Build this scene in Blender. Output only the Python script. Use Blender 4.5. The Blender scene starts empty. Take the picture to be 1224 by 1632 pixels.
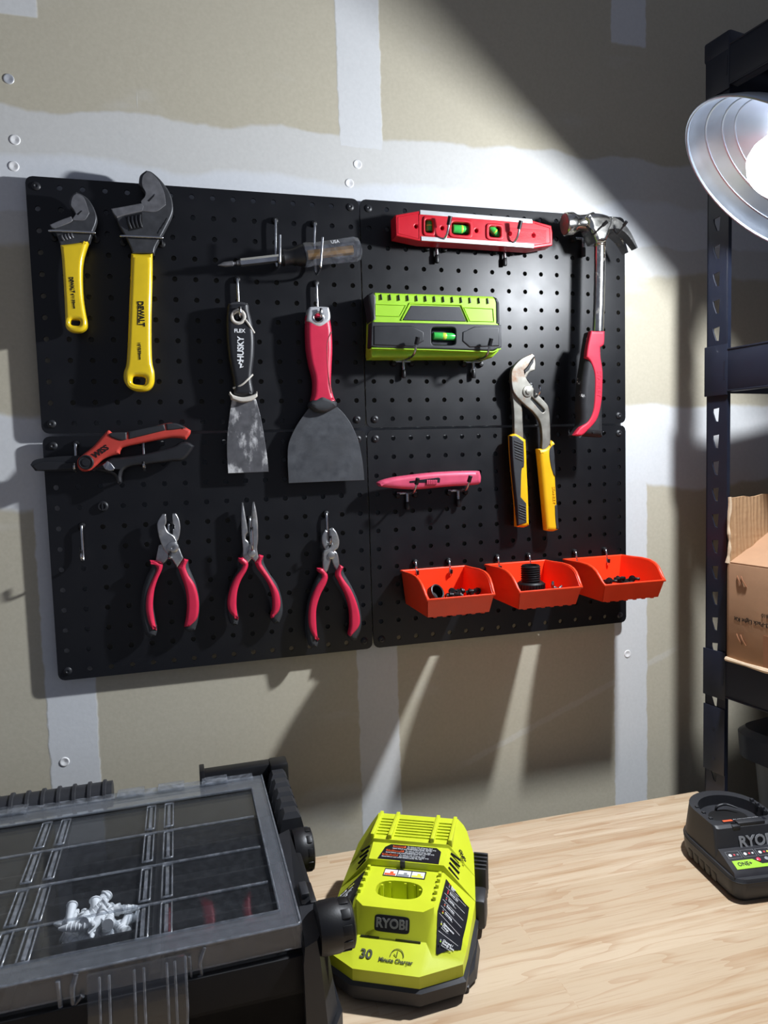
import bpy, bmesh, math, random
from mathutils import Vector, Matrix
random.seed(7)
SC = bpy.context.scene
COL = SC.collection
ZO = 1.75                                   # height of the pegboard's first screw row above the floor

# ---------------------------------------------------------------- camera, world, lights, exposure
CR = Vector((0.9625, -0.2695, -0.0300)); CD = Vector((-0.0495, -0.0658, -0.9966)); CF = Vector((0.2667, 0.9607, -0.0766))
CF.normalize(); CR = (CR - CF * CR.dot(CF)).normalized(); CD = CF.cross(CR)
CP = Vector((0.1531, -0.9429, -0.3320 + ZO)); FPX = 1131.0
cam = bpy.data.cameras.new('camera'); co = bpy.data.objects.new('camera', cam); COL.objects.link(co)
M = Matrix((CR, -CD, -CF)).transposed().to_4x4(); M.translation = CP; co.matrix_world = M
cam.sensor_fit = 'VERTICAL'; cam.sensor_height = 24.0; cam.sensor_width = 18.0; cam.lens = FPX / 1632 * 24.0
cam.clip_start = 0.02; SC.camera = co
SC.view_settings.view_transform = 'Standard'; SC.view_settings.look = 'None'
SC.view_settings.gamma = 1; SC.view_settings.use_curve_mapping = False
SC.view_settings.exposure = 0.0
SC.cycles.transparent_max_bounces = 24
w = bpy.data.worlds.new('room_ambient'); SC.world = w; w.use_nodes = True
w.node_tree.nodes['Background'].inputs[0].default_value = (0.76, 0.84, 1.10, 1)
w.node_tree.nodes['Background'].inputs[1].default_value = 0.16
LAMP_RIM = Vector((0.7800, -0.2900, -0.0430 + ZO))       # centre of the work lamp's rim
LAMP_AX = Vector((-0.65, 0.24, -0.72)).normalized()      # where it points
LAMP_W = 1.0
ld = bpy.data.lights.new('work_lamp_light', 'POINT'); lo = bpy.data.objects.new('work_lamp_light', ld); COL.objects.link(lo)
lo.location = LAMP_RIM - LAMP_AX * 0.013; ld.shadow_soft_size = 0.016; ld.energy = LAMP_W
ld.color = (0.91, 0.95, 1.0); ld.use_nodes = True
_n = ld.node_tree.nodes; _em = _n['Emission']; _fo = _n.new('ShaderNodeLightFalloff'); _fo.inputs['Strength'].default_value = 15.5
_fc = _n.new('ShaderNodeMath'); _fc.operation = 'MULTIPLY_ADD'; _fc.inputs[1].default_value = 2.7
ld.node_tree.links.new(_fo.outputs['Constant'], _fc.inputs[0]); ld.node_tree.links.new(_fo.outputs['Linear'], _fc.inputs[2]); ld.node_tree.links.new(_fc.outputs[0], _em.inputs['Strength'])


def onY(px, py, y):
    d = CR * ((px - 612) / FPX) + CD * ((py - 816) / FPX) + CF
    return CP + d * ((y - CP.y) / d.y)


def crop(ox, oy, s):
    return lambda x, y: (ox + x / s, oy + y / s)


# ---------------------------------------------------------------- materials
def lin(c):
    return tuple(((v / 255) / 12.92 if v / 255 <= 0.04045 else ((v / 255 + 0.055) / 1.055) ** 2.4) for v in c) + (1,)


def mat(name, rgb, rough=0.5, metal=0.0, var=0.08, scale=40, bump=0.0, bscale=400, coat=0.0, spec=0.5):
    m = bpy.data.materials.new(name); m.use_nodes = True
    nt = m.node_tree; b = nt.nodes['Principled BSDF']; L = nt.links.new
    tc = nt.nodes.new('ShaderNodeTexCoord'); nz = nt.nodes.new('ShaderNodeTexNoise')
    nz.inputs['Scale'].default_value = scale; nz.inputs['Detail'].default_value = 4
    L(tc.outputs['Object'], nz.inputs['Vector'])
    cr = nt.nodes.new('ShaderNodeValToRGB'); c = lin(rgb)
    cr.color_ramp.elements[0].position = 0.3; cr.color_ramp.elements[1].position = 0.7
    cr.color_ramp.elements[0].color = tuple(v * (1 - var) for v in c[:3]) + (1,)
    cr.color_ramp.elements[1].color = tuple(min(1, v * (1 + var)) for v in c[:3]) + (1,)
    L(nz.outputs['Fac'], cr.inputs['Fac']); L(cr.outputs['Color'], b.inputs['Base Color'])
    mr = nt.nodes.new('ShaderNodeMapRange'); mr.inputs['To Min'].default_value = max(0.02, rough - 0.07); mr.inputs['To Max'].default_value = rough + 0.07
    L(nz.outputs['Fac'], mr.inputs['Value']); L(mr.outputs['Result'], b.inputs['Roughness'])
    b.inputs['Metallic'].default_value = metal; b.inputs['Coat Weight'].default_value = coat
    b.inputs['Specular IOR Level'].default_value = spec
    if bump:
        n2 = nt.nodes.new('ShaderNodeTexNoise'); n2.inputs['Scale'].default_value = bscale; n2.inputs['Detail'].default_value = 3
        bp = nt.nodes.new('ShaderNodeBump'); bp.inputs['Strength'].default_value = bump; bp.inputs['Distance'].default_value = 0.001
        L(tc.outputs['Object'], n2.inputs['Vector']); L(n2.outputs['Fac'], bp.inputs['Height']); L(bp.outputs['Normal'], b.inputs['Normal'])
    return m


def worn(name, rgb, dirt, rough=0.35, metal=1.0, scale=60, lo_=0.5, hi=0.62, stretch=(1, 1, 1), drough=0.7):
    """metal with patches of dirt, plaster or rust that have a shape of their own"""
    m = mat(name, rgb, rough, metal, 0.2, 90)
    nt = m.node_tree; b = nt.nodes['Principled BSDF']; L = nt.links.new
    tc = nt.nodes.new('ShaderNodeTexCoord'); mp = nt.nodes.new('ShaderNodeMapping'); mp.inputs['Scale'].default_value = stretch
    nz = nt.nodes.new('ShaderNodeTexNoise'); nz.inputs['Scale'].default_value = scale; nz.inputs['Detail'].default_value = 8; nz.inputs['Roughness'].default_value = 0.65
    L(tc.outputs['Object'], mp.inputs['Vector']); L(mp.outputs['Vector'], nz.inputs['Vector'])
    mr = nt.nodes.new('ShaderNodeMapRange'); mr.inputs['From Min'].default_value = lo_; mr.inputs['From Max'].default_value = hi
    L(nz.outputs['Fac'], mr.inputs['Value'])
    mx = nt.nodes.new('ShaderNodeMix'); mx.data_type = 'RGBA'
    src = b.inputs['Base Color'].links[0].from_socket
    L(mr.outputs['Result'], mx.inputs['Factor']); L(src, mx.inputs['A']); mx.inputs['B'].default_value = lin(dirt); L(mx.outputs['Result'], b.inputs['Base Color'])
    inv = nt.nodes.new('ShaderNodeMath'); inv.operation = 'MULTIPLY_ADD'; inv.inputs[1].default_value = -0.8 * metal; inv.inputs[2].default_value = metal
    L(mr.outputs['Result'], inv.inputs[0]); L(inv.outputs[0], b.inputs['Metallic'])
    return m


def clear(name, tint=(0.86, 0.88, 0.9), dust=0.06, rough=0.06, dcol=(190, 195, 205), lo_=0.6, hi=3.0):
    """clear plastic sheet: lets light through, reflects by fresnel, with a film of dust"""
    m = bpy.data.materials.new(name); m.use_nodes = True; nt = m.node_tree; L = nt.links.new
    nt.nodes.remove(nt.nodes['Principled BSDF']); out = nt.nodes['Material Output']
    tr = nt.nodes.new('ShaderNodeBsdfTransparent'); tr.inputs[0].default_value = tint + (1,)
    gl = nt.nodes.new('ShaderNodeBsdfGlossy'); gl.inputs['Roughness'].default_value = rough
    df = nt.nodes.new('ShaderNodeBsdfDiffuse'); df.inputs[0].default_value = lin(dcol)
    fr = nt.nodes.new('ShaderNodeFresnel'); ge = nt.nodes.new('ShaderNodeNewGeometry'); ir = nt.nodes.new('ShaderNodeMapRange'); ir.inputs['To Min'].default_value = 1.5; ir.inputs['To Max'].default_value = 1 / 1.5; L(ge.outputs['Backfacing'], ir.inputs['Value']); L(ir.outputs['Result'], fr.inputs[0])
    tc = nt.nodes.new('ShaderNodeTexCoord'); nz = nt.nodes.new('ShaderNodeTexNoise'); nz.inputs['Scale'].default_value = 130; nz.inputs['Detail'].default_value = 10; nz.inputs['Roughness'].default_value = 0.75
    L(tc.outputs['Object'], nz.inputs['Vector'])
    mr = nt.nodes.new('ShaderNodeMapRange'); mr.inputs['From Min'].default_value = 0.45; mr.inputs['From Max'].default_value = 0.8; mr.inputs['To Min'].default_value = dust * lo_; mr.inputs['To Max'].default_value = dust * hi
    L(nz.outputs['Fac'], mr.inputs['Value'])
    a = nt.nodes.new('ShaderNodeMixShader'); L(mr.outputs['Result'], a.inputs[0]); L(tr.outputs[0], a.inputs[1]); L(df.outputs[0], a.inputs[2])
    c = nt.nodes.new('ShaderNodeMixShader'); L(fr.outputs[0], c.inputs[0]); L(a.outputs[0], c.inputs[1]); L(gl.outputs[0], c.inputs[2])
    L(c.outputs[0], out.inputs[0]); return m


class Nodes:
    """small helper to write node maths"""
    def __init__(s, nt): s.nt = nt
    def val(s, sock, v):
        if hasattr(v, 'is_output'): s.nt.links.new(v, sock)
        else: sock.default_value = v
    def m(s, op, a, b=0.0, c=0.0):
        n = s.nt.nodes.new('ShaderNodeMath'); n.operation = op
        s.val(n.inputs[0], a); s.val(n.inputs[1], b); s.val(n.inputs[2], c); return n.outputs[0]
    def ss(s, v, a, b):
        n = s.nt.nodes.new('ShaderNodeMapRange'); n.interpolation_type = 'SMOOTHSTEP'
        s.val(n.inputs['Value'], v); n.inputs['From Min'].default_value = a; n.inputs['From Max'].default_value = b; return n.outputs['Result']
    def noise(s, vec, scale, detail=4, rough=0.5):
        n = s.nt.nodes.new('ShaderNodeTexNoise'); s.nt.links.new(vec, n.inputs['Vector'])
        n.inputs['Scale'].default_value = scale; n.inputs['Detail'].default_value = detail; n.inputs['Roughness'].default_value = rough; return n.outputs['Fac']
    def mixc(s, f, a, b):
        n = s.nt.nodes.new('ShaderNodeMix'); n.data_type = 'RGBA'; s.val(n.inputs['Factor'], f); s.val(n.inputs['A'], a); s.val(n.inputs['B'], b); return n.outputs['Result']
    def scaled(s, vec, sc, loc=(0, 0, 0)):
        n = s.nt.nodes.new('ShaderNodeMapping'); s.nt.links.new(vec, n.inputs['Vector']); n.inputs['Scale'].default_value = sc; n.inputs['Location'].default_value = loc; return n.outputs['Vector']


def wall_material():
    m = bpy.data.materials.new('taped_drywall'); m.use_nodes = True; nt = m.node_tree; N = Nodes(nt); b = nt.nodes['Principled BSDF']
    tc = nt.nodes.new('ShaderNodeTexCoord').outputs['Object']
    sp = nt.nodes.new('ShaderNodeSeparateXYZ'); nt.links.new(tc, sp.inputs[0]); x, z = sp.outputs[0], N.m('SUBTRACT', sp.outputs[2], ZO)
    wob = N.m('MULTIPLY', N.m('SUBTRACT', N.noise(tc, 9, 4), 0.5), 0.05)
    fine = N.m('MULTIPLY', N.m('SUBTRACT', N.noise(tc, 60, 3), 0.5), 0.006)
    def band(v, c, hw, e=0.003, jit=fine):
        d = N.m('ABSOLUTE', N.m('SUBTRACT', N.m('ADD', v, jit), c)); return N.ss(d, hw + e, hw)
    mask = None
    def add(k, amt):
        nonlocal mask
        k = N.m('MULTIPLY', k, amt); mask = k if mask is None else N.m('MAXIMUM', mask, k)
    low = N.ss(z, -0.30, -0.31); top = N.ss(N.m('ADD', z, fine), 0.081, 0.084)
    top2 = N.ss(N.m('ADD', z, fine), 0.262, 0.267)
    add(N.m('MULTIPLY', band(x, 0.0, 0.028), low), 0.85)
    add(N.m('MULTIPLY', band(x, 0.402, 0.028), N.m('MAXIMUM', low, top)), 0.8)
    add(N.m('MULTIPLY', band(x, 0.815, 0.028), N.m('MAXIMUM', low, top2)), 0.8)
    add(N.m('MULTIPLY', band(x, -0.06, 0.07), N.ss(z, 0.197, 0.2)), 0.7)
    # mud joint above the board and the one behind its middle
    edge = N.m('ADD', z, wob)
    add(N.m('MULTIPLY', N.ss(edge, 0.10, 0.094), N.ss(edge, -0.07, -0.06)), 0.6)
    add(N.m('MULTIPLY', N.ss(edge, 0.055, 0.03), N.ss(edge, -0.03, -0.02)), 0.95)
    add(N.m('MULTIPLY', N.ss(edge, -0.26, -0.27), N.ss(edge, -0.395, -0.385)), 0.85)
    add(N.m('MULTIPLY', N.ss(N.noise(N.scaled(tc, (3, 1, 9)), 1.5, 4), 0.6, 0.75), 1.0), 0.25)
    # long trowel scratches
    sc = N.noise(N.scaled(tc, (140, 1, 6)), 1.0, 2)
    scr = N.m('MULTIPLY', N.ss(sc, 0.70, 0.74), band(edge, 0.06, 0.05, 0.02)); add(scr, 0.9)
    # one long diagonal scuff low on the wall, and the torn end of the upper tape strip
    ln = N.m('SUBTRACT', N.m('SUBTRACT', z, N.m('MULTIPLY', x, 0.371)), -0.986); add(N.m('MULTIPLY', band(ln, 0.0, 0.003, 0.004), N.m('MULTIPLY', N.ss(x, 0.50, 0.56), N.ss(x, 0.93, 0.86))), 0.22)
    grain = N.noise(tc, 220, 4); blot = N.noise(tc, 5, 5)
    paper = N.mixc(grain, lin((176, 169, 150)), lin((193, 187, 168))); paper = N.mixc(N.m('MULTIPLY', blot, 0.35), paper, lin((170, 164, 150)))
    mud = N.mixc(grain, lin((203, 206, 210)), lin((214, 217, 221)))
    col = N.mixc(mask, paper, mud); nt.links.new(col, b.inputs['Base Color'])
    b.inputs['Roughness'].default_value = 0.75; b.inputs['Specular IOR Level'].default_value = 0.25
    bp = nt.nodes.new('ShaderNodeBump'); bp.inputs['Strength'].default_value = 0.35; bp.inputs['Distance'].default_value = 0.0012
    h = N.m('ADD', N.m('MULTIPLY', mask, 0.7), N.m('MULTIPLY', N.noise(tc, 120, 5), 0.35)); nt.links.new(h, bp.inputs['Height']); nt.links.new(bp.outputs[0], b.inputs['Normal'])
    return m


def wood_material():
    m = bpy.data.materials.new('butcher_block'); m.use_nodes = True; nt = m.node_tree; N = Nodes(nt); b = nt.nodes['Principled BSDF']
    tc = nt.nodes.new('ShaderNodeTexCoord').outputs['Object']
    br = nt.nodes.new('ShaderNodeTexBrick'); nt.links.new(tc, br.inputs['Vector']); br.offset = 0.37; br.offset_frequency = 2
    br.inputs['Scale'].default_value = 1.0; br.inputs['Brick Width'].default_value = 0.47; br.inputs['Row Height'].default_value = 0.042; br.inputs['Mortar Size'].default_value = 0.0004; br.inputs['Mortar Smooth'].default_value = 0.3
    br.inputs['Color1'].default_value = (0, 0, 0, 1); br.inputs['Color2'].default_value = (1, 1, 1, 1); br.inputs['Mortar'].default_value = (0.3, 0.3, 0.3, 1); br.inputs['Bias'].default_value = 0
    stave = br.outputs['Color']; sv = nt.nodes.new('ShaderNodeSeparateColor'); nt.links.new(stave, sv.inputs[0]); s = sv.outputs[0]
    cm = nt.nodes.new('ShaderNodeCombineXYZ'); nt.links.new(N.m('MULTIPLY', s, 7.0), cm.inputs[2])
    va = nt.nodes.new('ShaderNodeVectorMath'); va.operation = 'ADD'; nt.links.new(tc, va.inputs[0]); nt.links.new(cm.outputs[0], va.inputs[1])
    g1 = N.noise(N.scaled(va.outputs[0], (3.5, 70, 5)), 1.0, 6, 0.6); g2 = N.noise(N.scaled(va.outputs[0], (14, 420, 9)), 1.0, 4, 0.6)
    cath = N.noise(N.scaled(va.outputs[0], (2.0, 16, 3)), 1.0, 3)
    rings = N.m('FRACT', N.m('MULTIPLY', cath, 9.0))
    base = N.mixc(s, lin((190, 168, 140)), lin((205, 185, 158)))
    c = N.mixc(N.ss(g1, 0.45, 0.75), base, lin((172, 140, 106)))
    c = N.mixc(N.m('MULTIPLY', N.ss(rings, 0.75, 1.0), 0.35), c, lin((160, 120, 84)))
    c = N.mixc(N.m('MULTIPLY', N.ss(g2, 0.5, 0.8), 0.4), c, lin((150, 112, 80)))
    nt.links.new(c, b.inputs['Base Color']); b.inputs['Roughness'].default_value = 0.42
    return m


def cardboard_material():
    m = mat('cardboard', (176, 136, 104), 0.8, 0, 0.08, 25, 0.25, 90)
    return m


M_ = {}
def mk(k, *a, **kw): M_[k] = mat(k, *a, **kw)
mk('board_black', (8, 9, 14), 0.41, 0.0, 0.06, 30, 0.05, 900, spec=0.5)
mk('black_plastic', (14, 14, 17), 0.45, 0, 0.1, 60, 0.06, 700)
mk('matte_black', (10, 10, 13), 0.65, 0, 0.1, 60, 0.06, 700, spec=0.3)
mk('gray_black', (40, 41, 45), 0.5, 0, 0.1, 60, 0.05, 700)
mk('tool_black', (30, 31, 35), 0.45, 0, 0.12, 60)
mk('rubber', (44, 46, 50), 0.6, 0, 0.12, 80, 0.1, 900)
mk('rack_blue_black', (26, 31, 46), 0.45, 0, 0.08, 40)
mk('chrome', (205, 207, 210), 0.22, 1, 0.06, 60)
mk('zinc', (190, 192, 196), 0.28, 1, 0.08, 80)
mk('yellow_dip', (232, 198, 30), 0.2, 0, 0.05, 50, coat=0.5)
mk('yellow_plastic', (236, 182, 20), 0.4, 0, 0.06, 50)
mk('wrench_gray', (74, 75, 78), 0.42, 0.45, 0.2, 90)
mk('wrench_face', (122, 122, 125), 0.38, 0.5, 0.2, 120)
mk('pliers_red', (205, 38, 72), 0.42, 0, 0.08, 60)
mk('snip_red', (188, 62, 52), 0.5, 0, 0.08, 60)
mk('level_red', (190, 16, 36), 0.38, 0, 0.06, 40)
mk('knife_pink', (215, 82, 112), 0.45, 0.1, 0.1, 60)
mk('lime', (158, 208, 48), 0.4, 0, 0.05, 40)
mk('charger_green', (204, 214, 46), 0.4, 0, 0.04, 40, 0.04, 900)
mk('bin_orange', (244, 66, 28), 0.38, 0, 0.05, 30)
mk('white', (236, 238, 240), 0.5, 0, 0.03, 60)
mk('offwhite', (205, 200, 190), 0.55, 0, 0.1, 60)
mk('ink_black', (12, 12, 14), 0.5)
mk('ink_gray', (140, 142, 146), 0.5)
mk('ink_olive', (72, 76, 58), 0.5)
mk('ink_white', (232, 234, 236), 0.5)
mk('ink_yellow', (225, 228, 80), 0.5)
mk('ink_orange', (222, 92, 52), 0.5)
mk('ink_red', (222, 60, 70), 0.5)
mk('label_black', (24, 25, 32), 0.35)
mk('aluminum', (226, 228, 230), 0.35, 0.6, 0.04, 60)
mk('vial_green', (66, 190, 84), 0.2, 0, 0.15, 200)
mk('vial_bubble', (205, 225, 80), 0.15)
mk('sky_blue', (60, 90, 190), 0.4)
mk('tote_lid', (27, 32, 48), 0.5, 0, 0.06, 30)
mk('tote_clear', (112, 114, 116), 0.45, 0, 0.05, 20)
mk('deck_board', (70, 62, 56), 0.8, 0, 0.1, 12)
mk('concrete', (128, 126, 122), 0.85, 0, 0.12, 6, 0.2, 60)
mk('red_led', (235, 60, 90), 0.3)
mk('plaster', (222, 222, 222), 0.8, 0, 0.06, 90)
mk('bristle_brass', (190, 150, 90), 0.4, 0.8)
mk('dome_metal', (182, 192, 206), 0.32, 1, 0.05, 20, 0.06, 300)
M_['cardboard'] = cardboard_material()
M_['corrugated'] = mat('corrugated_liner', (186, 150, 112), 0.85, 0, 0.08, 25)
_c = M_['corrugated'].node_tree; _N = Nodes(_c); _tc = _c.nodes.new('ShaderNodeTexCoord').outputs['Object']; _sp = _c.nodes.new('ShaderNodeSeparateXYZ'); _c.links.new(_tc, _sp.inputs[0])
_h = _N.m('ADD', _N.m('SINE', _N.m('MULTIPLY', _N.m('ADD', _sp.outputs[0], _N.m('MULTIPLY', _N.noise(_tc, 30, 2), 0.006)), 900.0)), _N.m('MULTIPLY', _N.noise(_N.scaled(_tc, (60, 60, 160)), 1.0, 3), 2.0))
_b = _c.nodes.new('ShaderNodeBump'); _b.inputs['Strength'].default_value = 0.3; _b.inputs['Distance'].default_value = 0.0012; _c.links.new(_h, _b.inputs['Height']); _c.links.new(_b.outputs[0], _c.nodes['Principled BSDF'].inputs['Normal'])
mk('cardboard_torn', (214, 190, 160), 0.9, 0, 0.12, 60, 0.4, 200)
mk('tape', (150, 104, 76), 0.3, 0, 0.08, 40, 0.15, 120)
M_['blade_plaster'] = worn('plaster_stained_blade', (112, 112, 115), (205, 205, 205), 0.42, 0.55, 45, 0.48, 0.58, (1, 1, 0.5))
M_['blade_wide'] = worn('stained_blade', (92, 94, 98), (58, 58, 60), 0.42, 0.55, 22, 0.45, 0.7)
M_['pliers_steel'] = worn('pliers_steel', (190, 190, 190), (120, 116, 110), 0.35, 0.95, 60, 0.52, 0.7)
M_['rust_steel'] = worn('rusted_steel', (150, 147, 138), (142, 98, 62), 0.45, 0.8, 34, 0.54, 0.68)
M_['hammer_steel'] = worn('hammer_chrome', (214, 212, 206), (120, 108, 96), 0.2, 1.0, 70, 0.56, 0.72)
M_['hammer_red'] = mat('hammer_red', (206, 40, 66), 0.5, 0, 0.08, 60)
M_['hammer_black'] = worn('paint_spotted_rubber', (34, 34, 37), (225, 225, 225), 0.6, 0.0, 55, 0.655, 0.67)
M_['face_red'] = worn('red_stained_face', (120, 98, 92), (178, 62, 66), 0.45, 0.3, 30, 0.46, 0.56)
M_['clear'] = clear('clear_lid_plastic', (0.95, 0.96, 0.97), 0.020, 0.05, lo_=0.8, hi=2.0)
M_['clear_frosted'] = clear('scuffed_clear_plastic', (0.72, 0.74, 0.76), 0.12, 0.2, lo_=0.9, hi=1.5)
M_['clear_rib'] = clear('clear_rib_plastic', (0.8, 0.82, 0.84), 0.16, 0.15)
M_['clear_handle'] = clear('clear_handle_plastic', (0.8, 0.8, 0.84), 0.10, 0.12)
M_['drywall'] = wall_material(); M_['wood'] = wood_material()

bulb_m = bpy.data.materials.new('frosted_lit_bulb'); bulb_m.use_nodes = True
_nt = bulb_m.node_tree; _nt.nodes.remove(_nt.nodes['Principled BSDF'])
_t = _nt.nodes.new('ShaderNodeBsdfTransparent'); _e = _nt.nodes.new('ShaderNodeEmission'); _e.inputs[0].default_value = (0.95, 0.98, 1, 1); _e.inputs[1].default_value = 6.0
_a = _nt.nodes.new('ShaderNodeAddShader'); _nt.links.new(_t.outputs[0], _a.inputs[0]); _nt.links.new(_e.outputs[0], _a.inputs[1]); _nt.links.new(_a.outputs[0], _nt.nodes['Material Output'].inputs[0])
M_['bulb'] = bulb_m


# ---------------------------------------------------------------- mesh helpers (all return mesh data)
def done(bm, sharp=32, weld=True):
    if weld: bmesh.ops.remove_doubles(bm, verts=bm.verts, dist=2e-6)
    bmesh.ops.recalc_face_normals(bm, faces=bm.faces)
    a = math.radians(sharp)
    for f in bm.faces: f.smooth = True
    for e in bm.edges:
        if len(e.link_faces) == 2:
            e.smooth = e.calc_face_angle(0) < a
        else: e.smooth = False
    me = bpy.data.meshes.new('m'); bm.to_mesh(me); bm.free(); return me


def remesh(me, sharp=32):
    bm = bmesh.new(); bm.from_mesh(me); bpy.data.meshes.remove(me); return done(bm, sharp)


def join(*ms):
    bm = bmesh.new()
    for m in ms: bm.from_mesh(m)
    me = bpy.data.meshes.new('m'); bm.to_mesh(me); bm.free(); return me


def moved(me, mtx):
    me.transform(mtx); return me


def box(x0, x1, y0, y1, z0, z1, bev=0.0, seg=2):
    bm = bmesh.new(); bmesh.ops.create_cube(bm, size=1)
    for v in bm.verts: v.co = Vector(((x0 + x1) / 2 + v.co.x * (x1 - x0), (y0 + y1) / 2 + v.co.y * (y1 - y0), (z0 + z1) / 2 + v.co.z * (z1 - z0)))
    if bev: bmesh.ops.bevel(bm, geom=bm.edges[:], offset=bev, segments=seg, affect='EDGES', profile=0.5)
    return done(bm, 40)


def loft(loops, cap=(True, True), closed=True, sharp=32):
    bm = bmesh.new(); L = [[bm.verts.new(p) for p in lp] for lp in loops]; n = len(L[0])
    for a, b in zip(L, L[1:]):
        for i in range(n if closed else n - 1):
            j = (i + 1) % n; q = [a[i], a[j], b[j], b[i]]
            try: bm.faces.new(q)
            except ValueError: pass
    if cap[0]: bm.faces.new(L[0][::-1])
    if cap[1]: bm.faces.new(L[-1])
    return done(bm, sharp)


def basis(ax):
    ax = Vector(ax).normalized(); u = ax.orthogonal().normalized(); return ax, u, ax.cross(u)


def lathe(prof, org, ax, n=28, cap=(False, False), sharp=32):
    ax, u, v = basis(ax); org = Vector(org); lp = []
    for s, r in prof:
        lp.append([org + ax * s + (u * math.cos(2 * math.pi * i / n) + v * math.sin(2 * math.pi * i / n)) * max(r, 1e-5) for i in range(n)])
    return loft(lp, cap, True, sharp)


def cyl(a, b, r, n=20, bev=0.0):
    a, b = Vector(a), Vector(b); L = (b - a).length
    p = [(0, r), (L, r)] if not bev else [(0, r - bev), (bev * .3, r - bev * .3), (bev, r), (L - bev, r), (L - bev * .3, r - bev * .3), (L, r - bev)]
    return lathe(p, a, b - a, n, (True, True))


def smooth_pts(pts, k=6, closed=True, corner=50):
    """catmull-rom through the points; points that turn sharply stay corners"""
    n = len(pts); P = [Vector(p) for p in pts]; out = []
    def sharp(i):
        if not closed and i in (0, n - 1): return True
        a = P[i] - P[i - 1]; b = P[(i + 1) % n] - P[i]
        return a.length > 0 and b.length > 0 and math.degrees(a.angle(b)) > corner
    S = [sharp(i) for i in range(n)]
    for i in range(n if closed else n - 1):
        p1, p2 = P[i], P[(i + 1) % n]
        p0 = P[i - 1] if not S[i] else p1 - (p2 - p1); p3 = P[(i + 2) % n] if not S[(i + 1) % n] else p2 + (p2 - p1)
        if S[i] and S[(i + 1) % n]: out.append(p1); continue
        for j in range(k):
            t = j / k; out.append(0.5 * ((2 * p1) + (p2 - p0) * t + (2 * p0 - 5 * p1 + 4 * p2 - p3) * t * t + (3 * p1 - p0 - 3 * p2 + p3) * t ** 3))
    if not closed: out.append(P[-1])
    return out


def plate2d(loops, t, bev, res=2, sharp=32):
    """flat outline(s) in local XY, thickness t along +Z from 0, edges rounded by bev"""
    cu = bpy.data.curves.new('c', 'CURVE'); cu.dimensions = '2D'; cu.fill_mode = 'BOTH'
    bev = min(bev, t * 0.499); cu.extrude = t / 2 - bev; cu.bevel_depth = bev; cu.bevel_resolution = res; cu.offset = -bev
    for lp in loops:
        sp = cu.splines.new('POLY'); sp.points.add(len(lp) - 1); sp.use_cyclic_u = True
        for q, p in zip(sp.points, lp): q.co = (p[0], p[1], 0, 1)
    ob = bpy.data.objects.new('c', cu); me = bpy.data.meshes.new_from_object(ob)
    bpy.data.objects.remove(ob); bpy.data.curves.remove(cu)
    me.transform(Matrix.Translation((0, 0, t / 2)))
    return remesh(me, sharp)


XZ = Matrix(((1, 0, 0, 0), (0, 0, -1, 0), (0, 1, 0, 0), (0, 0, 0, 1)))      # local x,y,z -> world x,z,-y


def slab(f, pts, yf, t, bev=0.001, holes=(), sm=True, k=5, res=2, corner=50, py=None):
    """outline in the photo's crop coordinates laid on the plane y=yf, thickness t going back towards the wall"""
    def wp(p):
        q = onY(*f(*p), yf); return Vector((q.x, q.z, 0))
    L = [[wp(p) for p in pts]] + [[wp(p) for p in h] for h in holes]
    L = [smooth_pts(l, k, True, corner) if sm else l for l in L]
    me = plate2d(L, t, bev, res)
    me.transform(Matrix.Translation((0, yf + t, 0)) @ XZ); me['slab'] = 1; return me


def oval(cx, cy, rx, ry, n=20, p=2.0, rot=0.0):
    o = []
    for i in range(n):
        a = 2 * math.pi * i / n; c, s = math.cos(a), math.sin(a)
        x = math.copysign(abs(c) ** (2 / p), c) * rx; y = math.copysign(abs(s) ** (2 / p), s) * ry
        o.append((cx + x * math.cos(rot) - y * math.sin(rot), cy + x * math.sin(rot) + y * math.cos(rot)))
    return o


def tube(pts, r, res=3, closed=False, sm=True, radii=None, k=5, corner=80):
    P = [Vector(p) for p in pts]
    if sm: P = smooth_pts(P, k, closed, corner)
    cu = bpy.data.curves.new('c', 'CURVE'); cu.dimensions = '3D'; cu.bevel_depth = r; cu.bevel_resolution = res; cu.use_fill_caps = True
    sp = cu.splines.new('POLY'); sp.points.add(len(P) - 1); sp.use_cyclic_u = closed
    for i, (q, p) in enumerate(zip(sp.points, P)):
        q.co = (p.x, p.y, p.z, 1)
        if radii:
            f = i / (len(P) - 1) * (len(radii) - 1); a = int(min(f, len(radii) - 2)); q.radius = radii[a] + (radii[a + 1] - radii[a]) * (f - a)
    ob = bpy.data.objects.new('c', cu); me = bpy.data.meshes.new_from_object(ob); bpy.data.objects.remove(ob); bpy.data.curves.remove(cu)
    return remesh(me, 45)


def text(s, size, org, right, up, depth=0.0004, bold=0.0, align='CENTER', squeeze=1.0, shear=0.0):
    cu = bpy.data.curves.new('t', 'FONT'); cu.body = s; cu.size = size; cu.extrude = depth / 2; cu.offset = bold * size
    cu.align_x = align; cu.align_y = 'CENTER'; cu.resolution_u = 3; cu.shear = shear
    ob = bpy.data.objects.new('t', cu); me = bpy.data.meshes.new_from_object(ob); bpy.data.objects.remove(ob); bpy.data.curves.remove(cu)
    r = Vector(right).normalized(); u = Vector(up); u = (u - r * u.dot(r)).normalized(); n = r.cross(u); o = Vector(org)
    me.transform(Matrix(((r.x * squeeze, u.x, n.x, o.x), (r.y * squeeze, u.y, n.y, o.y), (r.z * squeeze, u.z, n.z, o.z), (0, 0, 0, 1))))
    return me


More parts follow.
